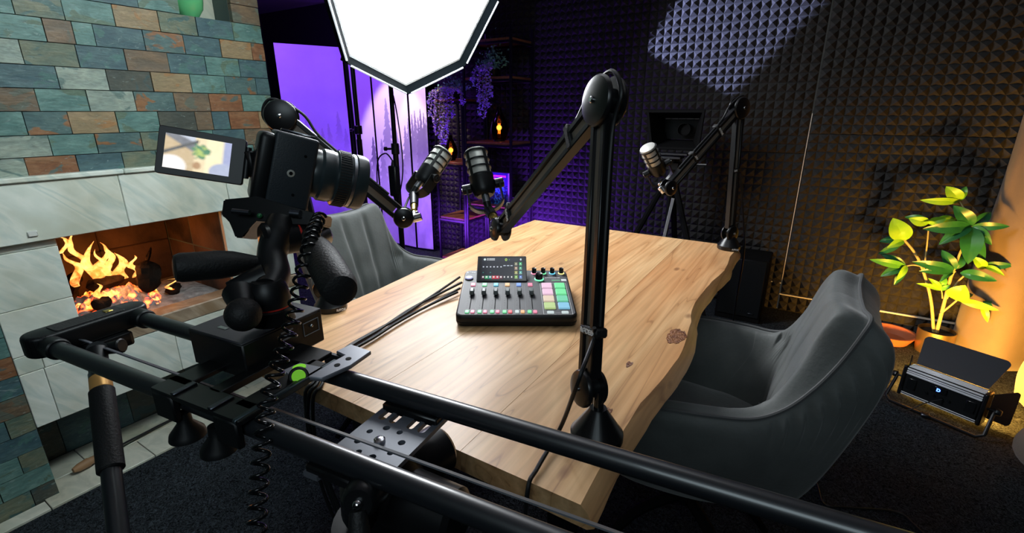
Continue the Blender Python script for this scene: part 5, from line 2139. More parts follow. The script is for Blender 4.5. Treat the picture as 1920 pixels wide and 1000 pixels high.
mb = MB()
rows = []
outl = catmull([(0.80, 3.35, 0), (0.79, 3.27, 0), (0.84, 3.17, 0), (0.97, 3.12, 0), (1.12, 3.20, 0), (1.30, 3.20, 0), (1.55, 3.25, 0), (1.80, 3.22, 0), (1.95, 3.28, 0)], 6)
for i in range(31):
    t = i / 30
    z = 0.004 + 2.05 * t
    row = []
    for q, p in enumerate(outl):
        k = q / (len(outl) - 1)
        w = 0.022 * math.sin(k * 34 + 1.5 * t) * (0.4 + t) + 0.03 * mnoise.noise((k * 5, t * 2.5, 3))
        row.append(Vector((p.x + 0.02 * t + 0.02 * mnoise.noise((t * 3, 1, 1)), p.y + w, z)))
    rows.append(row)
mb.grid(rows)
dr = thing('canvas_drape', mb, M['beige'], 'tall beige canvas drape hanging in folds in the corner behind the plant', 'drape', angle=80)
sd = dr.modifiers.new('thickness', 'SOLIDIFY')
sd.thickness = 0.006
draped('rounded beige canvas beanbag glowing yellow in the lamp light beside the floor panel', (1.31, 2.70, 0.002), (1.42, 2.72, 0.78), [0.38, 0.41, 0.41, 0.39, 0.35, 0.25, 0.02], 6.0, 0.06)

cu_ = MB()
rows = []
for i in range(15):
    t = i / 14
    rr__ = 0.29 * (1 - abs(2 * t - 1) ** 3.2 * 0.55)
    rows.append([Vector((1.06 + rr__ * math.cos(a) * (1 + 0.05 * math.sin(3 * a + t * 2)), 2.16 + rr__ * math.sin(a), 0.003 + 0.17 * t + 0.012 * math.sin(2 * a))) for a in [2 * math.pi * q / 40 for q in range(40)]])
V = cu_.grid(rows, closev=True)
cu_.bm.faces.new(V[-1])
cu_.bm.faces.new(list(reversed(V[0])))
thing('floor_cushion', cu_, M['beige'], 'grey-beige floor cushion in shadow on the carpet in front of the yellow-lit beanbag', 'cushion', angle=80)

# ================================================================== POTTED PLANT
pp = Vector((0.69, 3.19, 0.0))
plant = root('potted_plant', 'umbrella plant with glossy dark and lime leaves in a gold pot', 'potted plant', pp)
part('pot', MB().lathe([(0, 0.001), (0.072, 0.001), (0.076, 0.02), (0.082, 0.125), (0.082, 0.13), (0.077, 0.13), (0.075, 0.11), (0, 0.108)], 40, T(*pp)), M['pot_gold'], plant)
part('soil', MB().lathe([(0, 0.115), (0.0755, 0.112), (0.0755, 0.108), (0, 0.108)], 24, T(*pp)), M['soil'], plant)
YP = 3.16


def pt(x, y, dy=0.0):
    return PY(x, y, YP + dy)


b0 = pp + Vector((0.0, 0, 0.112))
stems = [([b0 + Vector((-0.012, 0, 0)), pt(1745, 560), pt(1728, 500), pt(1712, 470), pt(1695, 450)], 0.0075), ([pt(1732, 508), pt(1737, 470), pt(1741, 430)], 0.004), ([pt(1728, 500), pt(1712, 497), pt(1697, 500)], 0.004),
         ([b0, pt(1770, 570), pt(1783, 520), pt(1790, 508)], 0.0085), ([pt(1775, 560), pt(1795, 530), pt(1812, 514)], 0.005), ([pt(1762, 590), pt(1790, 567), pt(1797, 560)], 0.005), ([pt(1786, 515), pt(1800, 475), pt(1822, 428)], 0.006),
         ([pt(1822, 428), pt(1812, 400), pt(1800, 378)], 0.004), ([pt(1767, 560), pt(1766, 548), pt(1763, 540)], 0.003)]
for s, r in stems:
    part('stem', MB().tube(s, [r, r * 0.8], 8, smooth=5), M['stem'], plant)
# leaves: base pixel, tip pixel, width ratio, tone, depth offset of base and tip
leaves = [
    ((1822, 425), (1732, 422), .26, 'd', 0, -.05), ((1822, 425), (1790, 378), .36, 'd', 0, -.03), ((1822, 425), (1860, 390), .34, 'd', 0, .02), ((1822, 425), (1896, 417), .24, 'd', 0, -.03),
    ((1822, 425), (1862, 452), .38, 'd', 0, -.04), ((1822, 425), (1817, 488), .42, 'd', 0, -.07), ((1822, 425), (1762, 452), .34, 'd', 0, -.05), ((1822, 425), (1845, 492), .34, 'd', .02, 0),
    ((1790, 508), (1712, 484), .22, 'd', 0, -.05), ((1790, 508), (1725, 502), .22, 'd', 0, -.04), ((1790, 508), (1768, 462), .30, 'd', 0, .0), ((1792, 505), (1806, 474), .40, 'd', 0, .02),
    ((1800, 512), (1872, 520), .30, 'd', 0, -.05), ((1788, 510), (1764, 522), .34, 'd', 0, -.02), ((1838, 500), (1905, 490), .26, 'd', .02, -.02),
    ((1800, 377), (1776, 342), .42, 'l', 0, -.03), ((1800, 377), (1727, 368), .20, 'l', 0, -.03), ((1800, 377), (1814, 342), .30, 'm', 0, .0), ((1800, 377), (1782, 350), .3, 'l', 0, .02),
    ((1696, 452), (1676, 402), .48, 'l', 0, -.03), ((1696, 452), (1665, 458), .42, 'l', 0, -.04), ((1692, 452), (1650, 446), .34, 'd', 0, .02), ((1692, 454), (1648, 470), .30, 'd', 0, .0),
    ((1741, 420), (1706, 402), .44, 'l', 0, -.02), ((1741, 420), (1776, 402), .42, 'l', 0, -.02), ((1741, 420), (1698, 400), .3, 'm', .01, .04), ((1750, 416), (1795, 404), .32, 'l', 0, .03),
    ((1698, 500), (1632, 480), .20, 'm', 0, -.04), ((1698, 500), (1654, 470), .24, 'd', 0, .0), ((1698, 500), (1652, 512), .36, 'd', 0, -.03), ((1698, 500), (1678, 528), .34, 'd', 0, -.02), ((1700, 498), (1682, 520), .3, 'l', 0, -.05),
    ((1764, 545), (1720, 525), .16, 'l', 0, -.03), ((1764, 545), (1742, 515), .20, 'l', 0, -.02), ((1764, 540), (1774, 512), .32, 'm', 0, .0), ((1764, 545), (1784, 528), .3, 'm', 0, -.01),
    ((1792, 563), (1812, 528), .62, 'l', 0, -.04), ((1797, 562), (1875, 575), .20, 'l', 0, -.06), ((1797, 562), (1826, 545), .4, 'd', 0, .03), ((1840, 572), (1854, 598), .34, 'l', -.02, -.04), ((1842, 566), (1880, 571), .24, 'd', 0, .0),
    ((1845, 505), (1826, 474), .34, 'l', 0, -.03), ((1845, 500), (1886, 510), .28, 'l', 0, -.04),
]
M['leaf_mid'] = mat('mid_green_leaf', (0.06, 0.26, 0.03), 0.35, var=(0.10, 0.34, 0.04), vscale=16)
LM = {'d': M['leaf_dark'], 'l': M['leaf_lime'], 'm': M['leaf_mid']}
for i, (a, b, w, tone, da, db) in enumerate(leaves):
    A, B = pt(*a, da), pt(*b, db)
    ax = B - A
    L = ax.length
    x = ax.normalized()
    up = (CP - A).normalized()
    side = x.cross(up).normalized()
    nrm = side.cross(x)
    tw = random.uniform(-0.35, 0.35)
    side2 = (side * math.cos(tw) + nrm * math.sin(tw)).normalized()
    n2 = side2.cross(x)
    rows = []
    nl = 12
    for k in range(nl + 1):
        t = k / nl
        wd = L * w * (math.sin(math.pi * t ** 0.85) ** 0.75 if 0 < t < 1 else 0.02)
        c = A + ax * t + n2 * (L * 0.12 * math.sin(math.pi * t)) + Vector((0, 0, -0.02 * t * t))
        rows.append([c + side2 * wd * s * 0.5 * 2 * 0.62 + n2 * (abs(s) * wd * 0.22) for s in (-1, -0.5, 0, 0.5, 1)])
    mb = MB()
    V = mb.grid(rows)
    V2 = [[mb.bm.verts.new(v.co - n2 * 0.0012) for v in r] for r in V]
    for k in range(nl):
        for q in range(4):
            mb.bm.faces.new([V2[k][q], V2[k][q + 1], V2[k + 1][q + 1], V2[k + 1][q]])
        mb.bm.faces.new([V[k][0], V[k + 1][0], V2[k + 1][0], V2[k][0]])
        mb.bm.faces.new([V[k][4], V[k + 1][4], V2[k + 1][4], V2[k][4]])
    centred_piece('leaf', mb, LM[tone], plant, smooth=True, label={'d': None, 'l': 'lime green leaf', 'm': 'mid green leaf'}[tone])

thing('terracotta_dish', MB().lathe([(0, 0.001), (0.09, 0.001), (0.12, 0.05), (0.125, 0.055), (0.113, 0.055), (0.085, 0.012), (0, 0.012)], 28, T(0.505, 3.24, 0)), M['terracotta'], 'terracotta dish on the carpet between the foam wall and the gold pot', 'dish')

# ================================================================== LED FLOOR PANEL
led = root('led_panel', 'black and silver LED panel lamp with barn doors on the carpet', 'studio lamp', (0.60, 2.47, 0))
# body frame: X along the panel, Y away from the camera, Z up the back face
La = PZ(1685, 735, 0.05)
Lb = PZ(1832, 795, 0.05)
lx = Vector((Lb.x - La.x, Lb.y - La.y, 0))
LW = lx.length
lx.normalize()
ly = Vector((-lx.y, lx.x, 0))
tilt = R(2)
lz = (Vector((0, 0, 1)) * math.cos(tilt) + ly * math.sin(tilt)).normalized()
lb = lx.cross(lz) * -1
if lb.dot(ly) < 0:
    lb = -lb
LMx = Matrix((lx, lb, lz)).transposed().to_4x4()
LMx.translation = Vector((La.x, La.y, 0.045))
LH = 0.132
M['led_sil'] = mat('silver_extrusion', (0.80, 0.83, 0.88), 0.35, 0.2)
part('body', MB().box((LW / 2, 0.03, LH / 2), (LW - 0.012, 0.06, LH), LMx, bev=0.006), M['black'], led)
for s in (0, 1):
    part('end_cap', MB().box((s * LW, 0.03, LH / 2), (0.014, 0.066, LH + 0.008), LMx, bev=0.004), M['black_satin'], led)
for k, (y, z, hgt) in enumerate(((-0.001, LH - 0.006, 0.012), (0.012, LH + 0.0015, 0), (0.024, LH + 0.0015, 0), (0.036, LH + 0.0015, 0), (0.048, LH + 0.0015, 0))):
    if hgt:
        for dz, hh in ((0.0, 0.007), (-0.0105, 0.005), (-0.020, 0.008)):
            part('cooling_rail', MB().box((LW / 2, y, z + dz), (LW - 0.016, 0.005, hh), LMx, bev=0.001), M['led_sil'], led)
    else:
        part('cooling_rail', MB().box((LW / 2, y, z), (LW - 0.016, 0.0065, 0.005), LMx, bev=0.001), M['led_sil'], led)
for z in (0.006, 0.014):
    part('trim_rail', MB().box((LW / 2, -0.001, z), (LW - 0.016, 0.003, 0.0025), LMx), M['led_sil'], led)
for xc in (0.035, LW - 0.035):
    part('socket_plate', MB().box((xc, -0.002, 0.062), (0.032, 0.004, 0.05), LMx, bev=0.002), M['black_gloss'], led)
dsp = part('display', MB().box((LW * 0.47, -0.002, 0.082), (0.055, 0.004, 0.024), LMx, bev=0.001), M['black_gloss'], led)
mm = LMx @ T(LW * 0.47 - 0.006, -0.0045, 0.0755) @ Matrix.Rotation(R(90), 4, 'X')
text('D', 0.018, mm, glow('blue_digit', (0.05, 0.12, 1.0), 9.0), dsp, bold=0.0008)
for k in range(4):
    part('button', MB().cyl(LMx @ Vector((LW * 0.34 + 0.025 * k, -0.005, 0.052)), LMx @ Vector((LW * 0.34 + 0.025 * k, 0.002, 0.052)), 0.005), M['black_gloss'], led)
em = part('diffuser', MB().box((LW / 2, 0.0625, LH / 2), (LW - 0.02, 0.004, LH - 0.012), LMx), mat('amber_led_face', (1, 0.7, 0.2), 0.5, emit=(1.0, 0.52, 0.08), estr=26), led, label='glowing amber light face')


lamp('amber_panel_light', 'AREA', LMx @ Vector((LW / 2, 0.068, LH / 2)), LMx @ Vector((LW / 2 - 0.05, 1.0, LH / 2 + 0.25)), 58, (1.0, 0.46, 0.07), LW * 0.9, LH * 0.8)


def door(p0, p1, u, ht, rad, nm='barn_door', lab=None):
    """flap hinged on the line p0-p1 rising along u"""
    x = (p1 - p0)
    L = x.length
    x.normalize()
    m = Matrix((x, u, x.cross(u))).transposed().to_4x4()
    m.translation = p0
    poly = [(0.01, 0), (L - 0.01, 0), (L + 0.012, ht - rad)]
    for k in range(5):
        a = R(k * 22.5)
        poly.append((L + 0.012 - rad + rad * math.cos(a), ht - rad + rad * math.sin(a)))
    for k in range(5):
        a = R(90 + k * 22.5)
        poly.append((-0.012 + rad + rad * math.cos(a), ht - rad + rad * math.sin(a)))
    poly.append((-0.012, ht - rad))
    part(nm, MB().prism(poly, -0.0009, 0.0009, m), mat('barn_door_paint', (0.022, 0.024, 0.030), 0.55, spec=0.4), led)


A = LMx @ Vector((0.004, 0.064, LH + 0.002))
B = LMx @ Vector((LW - 0.004, 0.064, LH + 0.002))
door(A, B, (lz * 0.80 + lb * 0.72).normalized(), 0.145, 0.02)
A = LMx @ Vector((LW + 0.006, 0.064, LH))
B = LMx @ Vector((LW + 0.006, 0.064, 0.004))
door(A, B, (lx * 0.70 + lb * 0.70).normalized(), 0.085, 0.014)
A = LMx @ Vector((0.0, 0.064, 0.004))
B = LMx @ Vector((0.0, 0.064, LH))
door(A, B, (-lx * 0.35 + lb * 0.9).normalized(), 0.085, 0.014)
yk = []
for (x, y, z) in ((-0.030, 0.03, 0.07), (-0.034, 0.0, 0.01)):
    yk.append(LMx @ Vector((x, y, z)))
yk0 = LMx @ Vector((-0.030, 0.03, 0.07))
g0 = Vector((La.x, La.y, 0)) - lx * 0.034 - ly * 0.035 + Vector((0, 0, 0.012))
g1 = Vector((La.x, La.y, 0)) + lx * (LW + 0.034) - ly * 0.035 + Vector((0, 0, 0.012))
yk1 = LMx @ Vector((LW + 0.030, 0.03, 0.07))
part('yoke', MB().tube([yk0, yk0.lerp(g0, 0.85), g0 + lx * 0.02, g0.lerp(g1, 0.5), g1 - lx * 0.02, yk1.lerp(g1, 0.85), yk1], 0.0065, 8), M['black_satin'], led)
for a, s in ((yk0, -1), (yk1, 1)):
    part('tilt_knob', MB().cyl(a - lx * 0.024 * s, a + lx * 0.006 * s, 0.005).cyl(a + lx * 0.002 * s, a + lx * 0.020 * s, 0.015, 0.012, n=9, bev=0.002), M['black_satin'], led)
part('stand_bolt', MB().box(g0.lerp(g1, 0.45) + Vector((0, 0, 0.0)), (0.03, 0.03, 0.016), bev=0.003), M['dark_steel'], led)
part('antenna', MB().tube([LMx @ Vector((0.006, 0.02, LH)), LMx @ Vector((0.004, 0.02, LH + 0.05))], 0.0022, 6), M['black'], led)
part('power_cable', MB().tube([LMx @ Vector((LW * 0.55, -0.004, 0.05)), LMx @ Vector((LW * 0.40, -0.04, 0.02)), Vector((La.x, La.y, 0.006)) + lx * 0.05 - ly * 0.07, Vector((La.x, La.y, 0.006)) - lx * 0.05 - ly * 0.03, Vector((La.x, La.y, 0.006)) - lx * 0.10 + ly * 0.02], 0.0022, 6, smooth=7), M['cable'], led)

# fire poker lying on the stone border
pk = root('fire_poker', 'iron fire poker with a turned wooden handle on the stone border', 'fire poker', (-2.06, 0.5, 0.01))
h0, h1, h2 = PZ(136, 884, 0.028), PZ(184, 857, 0.028), PZ(335, 780, 0.016)
hm = FR(h0, h1)
hl = (h1 - h0).length
part('handle', MB().lathe([(0, 0), (0.009, 0.002), (0.015, 0.02), (0.017, 0.05), (0.0155, hl * 0.5), (0.013, hl * 0.9), (0.010, hl), (0, hl)], 20, hm), M['handle_wood'], pk)
part('rod', MB().tube([h1.lerp(h0, 0.05), h1.lerp(h2, 0.5), h2, h2 + (h2 - h1) * 0.25], 0.0045, 8), M['dark_steel'], pk)

# unseen projector added below the ceiling; gate and housing shape the wall patch
gate = [PY(1207, 95, 3.385), PY(1367, 180, 3.385), PY(1560, -20, 3.385), PY(1318, -75, 3.385)]
cg = sum(gate, Vector()) / 4
pr = root('unseen_projector', 'unseen black spotlight added under the ceiling to throw the wall patch', 'studio lamp', PJ)
pm = FR(PJ, cg)
lampd = (cg - PJ).length
fr = MB()
d0 = 0.28
hole = [PJ + (g - PJ) * (d0 / lampd) for g in gate]
hc_ = sum(hole, Vector()) / 4
hx = (hole[1] - hole[0]).normalized()
hn = hx.cross(hole[2] - hole[1]).normalized()
hy = hn.cross(hx)
outer = [hc_ + (pm.to_3x3() @ Vector((0.16 * math.cos(a), 0.16 * math.sin(a), 0))) for a in [0] * 0 + []]
inner, big = [], []
for k in range(48):
    a = 2 * math.pi * k / 48
    d = hx * math.cos(a) + hy * math.sin(a)
    best = 0.15
    for q in range(4):
        A, B = hole[q] - hc_, hole[(q + 1) % 4] - hc_
        a0, a1, b0, b1 = A.dot(hx), A.dot(hy), B.dot(hx), B.dot(hy)
        dx, dy = math.cos(a), math.sin(a)
        ex, ey = b0 - a0, b1 - a1
        den = dx * ey - dy * ex
        if abs(den) > 1e-9:
            s_ = (a0 * ey - a1 * ex) / den
            w_ = (a0 * dy - a1 * dx) / den
            if s_ > 0 and -0.001 <= w_ <= 1.001:
                best = min(best, s_)
    inner.append(hc_ + d * best)
    big.append(hc_ + d * (min(0.26, (2.2 - hc_.z) / d.z) if d.z > 0.05 else 0.26))
V = fr.grid([inner, big], closev=True)
fr2 = [[fr.bm.verts.new(v.co + pm.to_3x3() @ Vector((0, 0, 0.003))) for v in r] for r in V]
for q in range(48):
    q2 = (q + 1) % 48
    fr.bm.faces.new([fr2[0][q], fr2[0][q2], fr2[1][q2], fr2[1][q]])
    fr.bm.faces.new([V[0][q], V[0][q2], fr2[0][q2], fr2[0][q]])
    fr.bm.faces.new([V[1][q], V[1][q2], fr2[1][q2], fr2[1][q]])
part('gate', fr, M['black_matte'], pr, smooth=False)
lamp('gate_light', 'SPOT', PJ, cg, 1500, (0.46, 0.52, 1.0), 0.003, blend=0.05, cone=R(38))
hs_ = MB()
ringz = lambda r, z: [pm @ Vector((r * math.cos(2 * math.pi * k / 28), r * math.sin(2 * math.pi * k / 28), z)) for k in range(28)]
hs_.grid([ringz(0.001, -0.10), ringz(0.15, -0.10), ringz(0.15, 0.60), ringz(0.155, 0.60), ringz(0.155, -0.105), ringz(0.001, -0.105)], closev=True)
part('housing', hs_, M['black_matte'], pr)
# ================================================================== CAMERA SLIDER
sax = Vector((0.9937, 0.112, 0)).normalized()
say = Vector((-sax.y, sax.x, 0))
SLM = Matrix((sax, say, Vector((0, 0, 1)))).transposed().to_4x4()
SLM.translation = Vector((-0.99, 0.193, 0.89))
sl = root('camera_slider', 'black carbon-tube camera slider running across the front of the table', 'camera slider', (-0.37, 0.33, 0.86))
LEN = 1.52
for v in (0.0, 0.125):
    mb = MB().cyl(SLM @ Vector((0.0, v, 0)), SLM @ Vector((LEN, v, 0)), 0.0125, n=32)
    part('rail_tube', mb, M['carbon'], sl, angle=60)


def slprism(poly, z0, z1, bev=0.002, seg=2):
    return MB().prism(poly, z0, z1, SLM, bev=bev, seg=seg)


for u0 in (0.0, LEN):
    s = 1 if u0 == 0 else -1
    mb = slprism(rrect(u0 - 0.030, -0.024, u0 + 0.022, 0.149, 0.024, 6), -0.017, 0.019, bev=0.006, seg=3)
    ec = part('end_cap', mb, M['black'], sl)
    for v in (0, 0.125):
        part('tube_collar', MB().cyl(SLM @ Vector((u0 + s * 0.015, v, 0)), SLM @ Vector((u0 + s * 0.045, v, 0)), 0.0165, n=28, bev=0.002), M['black'], ec)
    part('top_inset', slprism(rrect(u0 - 0.018, 0.012, u0 + 0.016, 0.11, 0.004), 0.0185, 0.0205, bev=0.0006, seg=1), M['rubber'], ec)
    mb = slprism(rrect(u0 - 0.014, 0.02, u0 + 0.034, 0.105, 0.006), -0.040, -0.016, bev=0.003)
    part('mount_block', mb, M['black_satin'], ec)
    part('top_button', MB().box((u0 - 0.002, 0.092, 0.0205), (0.012, 0.012, 0.003), SLM, bev=0.001), M['brass'], ec)
# drive belt
mb = MB().prism([(-0.0045, -0.0008), (0.0045, -0.0008), (0.0045, 0.0008), (-0.0045, 0.0008)], 0, LEN - 0.02, SLM @ T(0.01, 0.038, -0.005) @ Matrix.Rotation(R(90), 4, 'Y') @ Matrix.Rotation(R(60), 4, 'Z'))
part('drive_belt', mb, mat('belt_rubber', (0.07, 0.078, 0.09), 0.45), sl)
# carriage
win = []
ca = MB()
U0, U1 = 0.325, 0.492
ca.prism(rrect(U0, -0.022, U1, 0.012, 0.004), 0.0145, 0.021, SLM, bev=0.001)
ca.prism(rrect(U0, 0.105, U1 - 0.03, 0.148, 0.004), 0.0145, 0.021, SLM, bev=0.001)
ca.prism([(U0, 0.0), (U0 + 0.035, 0.0), (U0 + 0.035, 0.12), (U0, 0.12)], 0.0145, 0.021, SLM, bev=0.001)
ca.prism([(U1 - 0.038, 0.0), (U1 - 0.012, 0.0), (U1 - 0.012, 0.12), (U1 - 0.038, 0.12)], 0.0145, 0.021, SLM, bev=0.001)
ca.box((U0 + 0.08, 0.062, 0.016), (0.02, 0.11, 0.01), SLM, bev=0.001)
cg_ = part('carriage', ca, M['black_satin'], sl)
for u in (U0 + 0.025, U1 - 0.025):
    for v in (-0.019, 0.147):
        mb = MB().box((u, v, 0.0), (0.040, 0.009, 0.036), SLM, bev=0.002)
        part('roller_block', mb, M['black'], cg_)
for u in (U0 + 0.045, U1 - 0.052):
    part('highlight_plate', MB().box((u, -0.006, 0.0225), (0.008, 0.030, 0.003), SLM, bev=0.001), M['dark_steel'], cg_)
part('side_rail', MB().box((U1 - 0.008, 0.055, 0.017), (0.008, 0.155, 0.010), SLM, bev=0.002), mat('anodised_teal_grey', (0.045, 0.065, 0.075), 0.3, 0.6), cg_)
for u in (0.362, 0.424):
    k = MB().lathe([(0, -0.012), (0.008, -0.012), (0.009, -0.026), (0.020, -0.040), (0.0215, -0.047), (0.016, -0.050), (0, -0.050)], 24, SLM @ T(u, -0.010, 0))
    part('lock_knob', k, M['black'], cg_)
# bubble level bracket on the table side
lv = MB()
lv.prism([(0.442, 0.078), (0.458, 0.074), (0.505, 0.086), (0.515, 0.128), (0.512, 0.172), (0.470, 0.176), (0.466, 0.150), (0.486, 0.146), (0.484, 0.108), (0.446, 0.104)], 0.016, 0.022, SLM, bev=0.0012)
lb_ = part('level_bracket', lv, mat('grey_anodised', (0.17, 0.18, 0.21), 0.38, 0.3), cg_)
for (u, v) in ((0.498, 0.120), (0.499, 0.140)):
    part('bracket_hole', MB().lathe([(0, 0), (0.004, 0), (0.004, 0.0009), (0, 0.0009)], 16, SLM @ T(u, v, 0.0217)), M['black_matte'], lb_)
l1 = D(560, 706, 0.625)
part('level_housing', MB().cyl(l1 - (CP - l1).normalized() * 0.006, l1 + (CP - l1).normalized() * 0.004, 0.0125, n=28, bev=0.0015), M['black'], lb_)
part('bubble_vial', MB().cyl(l1 + (CP - l1).normalized() * 0.0035, l1 + (CP - l1).normalized() * 0.0058, 0.0085, n=24, bev=0.001), M['level_green'], lb_)
part('bubble_vial', MB().lathe([(0, 0), (0.0085, 0), (0.0085, 0.0012), (0, 0.0016)], 24, SLM @ T(0.457, 0.093, 0.022)), M['level_green'], lb_)


def holed_plate(poly, z0, z1, holes, slots, m):
    """plate with round holes and rounded slots really cut through"""
    base = bpy.data.meshes.new('tmp')
    b = MB().prism(poly, z0, z1, m)
    bmesh.ops.recalc_face_normals(b.bm, faces=b.bm.faces[:])
    b.bm.to_mesh(base)
    b.bm.free()
    cut = MB()
    for (x, y, r) in holes:
        cut.prism([(x + r * math.cos(2 * math.pi * k / 18), y + r * math.sin(2 * math.pi * k / 18)) for k in range(18)], z0 - 0.01, z1 + 0.01, m)
    for (x0, y0, x1, y1) in slots:
        cut.prism(rrect(x0, y0, x1, y1, min(x1 - x0, y1 - y0) * 0.49, 4), z0 - 0.01, z1 + 0.01, m)
    bmesh.ops.recalc_face_normals(cut.bm, faces=cut.bm.faces[:])
    cm = bpy.data.meshes.new('tmpc')
    cut.bm.to_mesh(cm)
    cut.bm.free()
    oa = bpy.data.objects.new('tmpa', base)
    ob = bpy.data.objects.new('tmpb', cm)
    COL.objects.link(oa)
    COL.objects.link(ob)
    md = oa.modifiers.new('b', 'BOOLEAN')
    md.operation = 'DIFFERENCE'
    md.solver = 'EXACT'
    md.object = ob
    dg = bpy.context.evaluated_depsgraph_get()
    dg.update()
    me = bpy.data.meshes.new_from_object(oa.evaluated_get(dg))
    bpy.data.objects.remove(oa)
    bpy.data.objects.remove(ob)
    r = MB()
    r.bm.from_mesh(me)
    return r


cu, cv = 0.619, 0.058
ring = [(cu + 0.026 * math.cos(R(22 + 45 * k)), cv + 0.026 * math.sin(R(22 + 45 * k)), 0.0038 if k % 2 else 0.0045) for k in range(8)] + [(cu - 0.012, cv + 0.020, 0.0)] * 0
plate = holed_plate([(0.577, -0.016), (0.597, -0.016), (0.600, 0.012), (0.640, 0.012), (0.643, -0.016), (0.664, -0.016), (0.664, 0.140), (0.577, 0.140)], -0.024, -0.018, ring, [(0.585, 0.092, 0.596, 0.128), (0.602, 0.092, 0.612, 0.124), (0.629, 0.092, 0.639, 0.124), (0.645, 0.092, 0.656, 0.128)], SLM)
pl_ = part('centre_plate', plate, mat('plate_grey', (0.13, 0.14, 0.165), 0.42, 0.3), sl, angle=25)
part('mount_screw', MB().lathe([(0, 0), (0.0068, 0), (0.0066, 0.004), (0.005, 0.0052), (0, 0.0054)], 20, SLM @ T(cu, cv, -0.0182)), M['chrome'], pl_)
for v in (0.0, 0.125):
    part('rail_saddle', MB().box((0.62, v, -0.016), (0.084, 0.028, 0.012), SLM, bev=0.002), M['black_satin'], pl_)

# ================================================================== TRIPOD UNDER THE MIDDLE OF THE SLIDER
cx_, cy_ = (SLM @ Vector((cu, cv, 0))).x, (SLM @ Vector((cu, cv, 0))).y
tr = root('camera_tripod', 'big black tripod with a fluid head carrying the middle of the slider', 'tripod', (cx_, cy_, 0))
part('head_plate', MB().box((cx_, cy_, 0.858), (0.062, 0.085, 0.014), bev=0.003), M['black_satin'], tr)
hb = MB().lathe([(0, 0.760), (0.045, 0.762), (0.052, 0.785), (0.050, 0.82), (0.036, 0.845), (0.030, 0.852), (0, 0.852)], 32, T(cx_, cy_, 0))
part('fluid_head', hb, M['black'], tr)
c1 = Vector((cx_ + 0.03, cy_ + 0.075, 0.80))
part('side_drum', MB().cyl(Vector((cx_, cy_ + 0.03, 0.805)), Vector((cx_ + 0.01, cy_ + 0.098, 0.805)), 0.036, 0.033, n=32, bev=0.006), M['black_satin'], tr)
part('side_drum', MB().cyl(Vector((cx_ + 0.02, cy_, 0.80)), Vector((cx_ + 0.105, cy_ + 0.012, 0.80)), 0.040, 0.036, n=32, bev=0.006), M['black_satin'], tr)
part('pan_handle', MB().tube([Vector((cx_ + 0.085, cy_ + 0.01, 0.80)), Vector((cx_ + 0.125, cy_ + 0.045, 0.775)), Vector((cx_ + 0.17, cy_ + 0.05, 0.66))], [0.012, 0.010, 0.014], 12, smooth=5), M['black'], tr)
part('bowl', MB().lathe([(0, 0.665), (0.03, 0.668), (0.062, 0.71), (0.070, 0.745), (0.066, 0.760), (0, 0.760)], 32, T(cx_, cy_, 0)), M['black'], tr)
kn1 = D(671, 946, 0.47)
part('clamp_knob', MB().cyl(kn1 + CF * 0.04, kn1, 0.022, 0.018, n=28, bev=0.004), M['black_satin'], tr)
part('clamp_bolt', MB().sphere(kn1 + CF * -0.001, 0.0055, 14), M['chrome'], tr)
part('clamp_lever', MB().tube([kn1 + CU * -0.006, kn1 - CU * 0.030 + CR * 0.003 - CF * 0.004, kn1 - CU * 0.052 + CR * 0.004], [0.008, 0.011, 0.007], 12, smooth=5), M['rubber'], tr)
part('clamp_arm', MB().tube([kn1 + CF * 0.03, Vector((cx_ - 0.03, cy_ - 0.02, 0.70))], 0.014, 12), M['black'], tr)
for q, an in enumerate((205, 320, 88)):
    a = R(an)
    d = Vector((math.cos(a), math.sin(a), 0))
    s = Vector((cx_, cy_, 0.695)) + d * 0.055
    e = Vector((cx_, cy_, 0.012)) + d * 0.42
    part('leg', MB().tube([s, s.lerp(e, 0.5)], 0.019, 12).tube([s.lerp(e, 0.47), e], 0.0135, 10), M['black_satin'], tr)

# support leg at the left end of the slider
sm = SLM @ Vector((0.008, 0.062, -0.040))
bt = PZ(236, 1130, 0.0)
bt = Vector((bt.x, bt.y, 0.0))
lt = D(190, 700, 0.80)
top = Vector((sm.x, sm.y, sm.z))
ms = root('support_monopod', 'black monopod with a gold collar propping up the left end of the slider', 'monopod', (bt.x, bt.y, 0))
ga, gb = D(186, 706, 0.735), D(188, 738, 0.735)
ax_ = (D(205, 860, 0.665) - D(187, 706, 0.735)).normalized()
g0_ = D(187, 700, 0.735)
top = g0_ - ax_ * 0.045
part('ball_head', MB().tube([sm + Vector((0, 0, 0.002)), sm.lerp(top, 0.55), top], [0.011, 0.009, 0.014], 14), M['black'], ms)
part('head_knob', MB().cyl(sm.lerp(top, 0.7), sm.lerp(top, 0.7) + CR * 0.040 + CU * 0.008, 0.008, 0.012, n=14, bev=0.002), M['black'], ms)
part('upper_tube', MB().cyl(top, g0_ + ax_ * 0.002, 0.0130, n=28), M['black'], ms)
part('silver_ring', MB().cyl(g0_, g0_ + ax_ * 0.009, 0.0140, n=32), M['steel'], ms, label='silver ring')
part('gold_ring', MB().cyl(g0_ + ax_ * 0.009, g0_ + ax_ * 0.032, 0.0140, n=32, bev=0.001), M['gold'], ms, label='gold anodised ring')
g2_ = g0_ + ax_ * 0.165
part('foam_grip', MB().cyl(g0_ + ax_ * 0.032, g2_, 0.0158, n=28, bev=0.002), M['rubber'], ms)
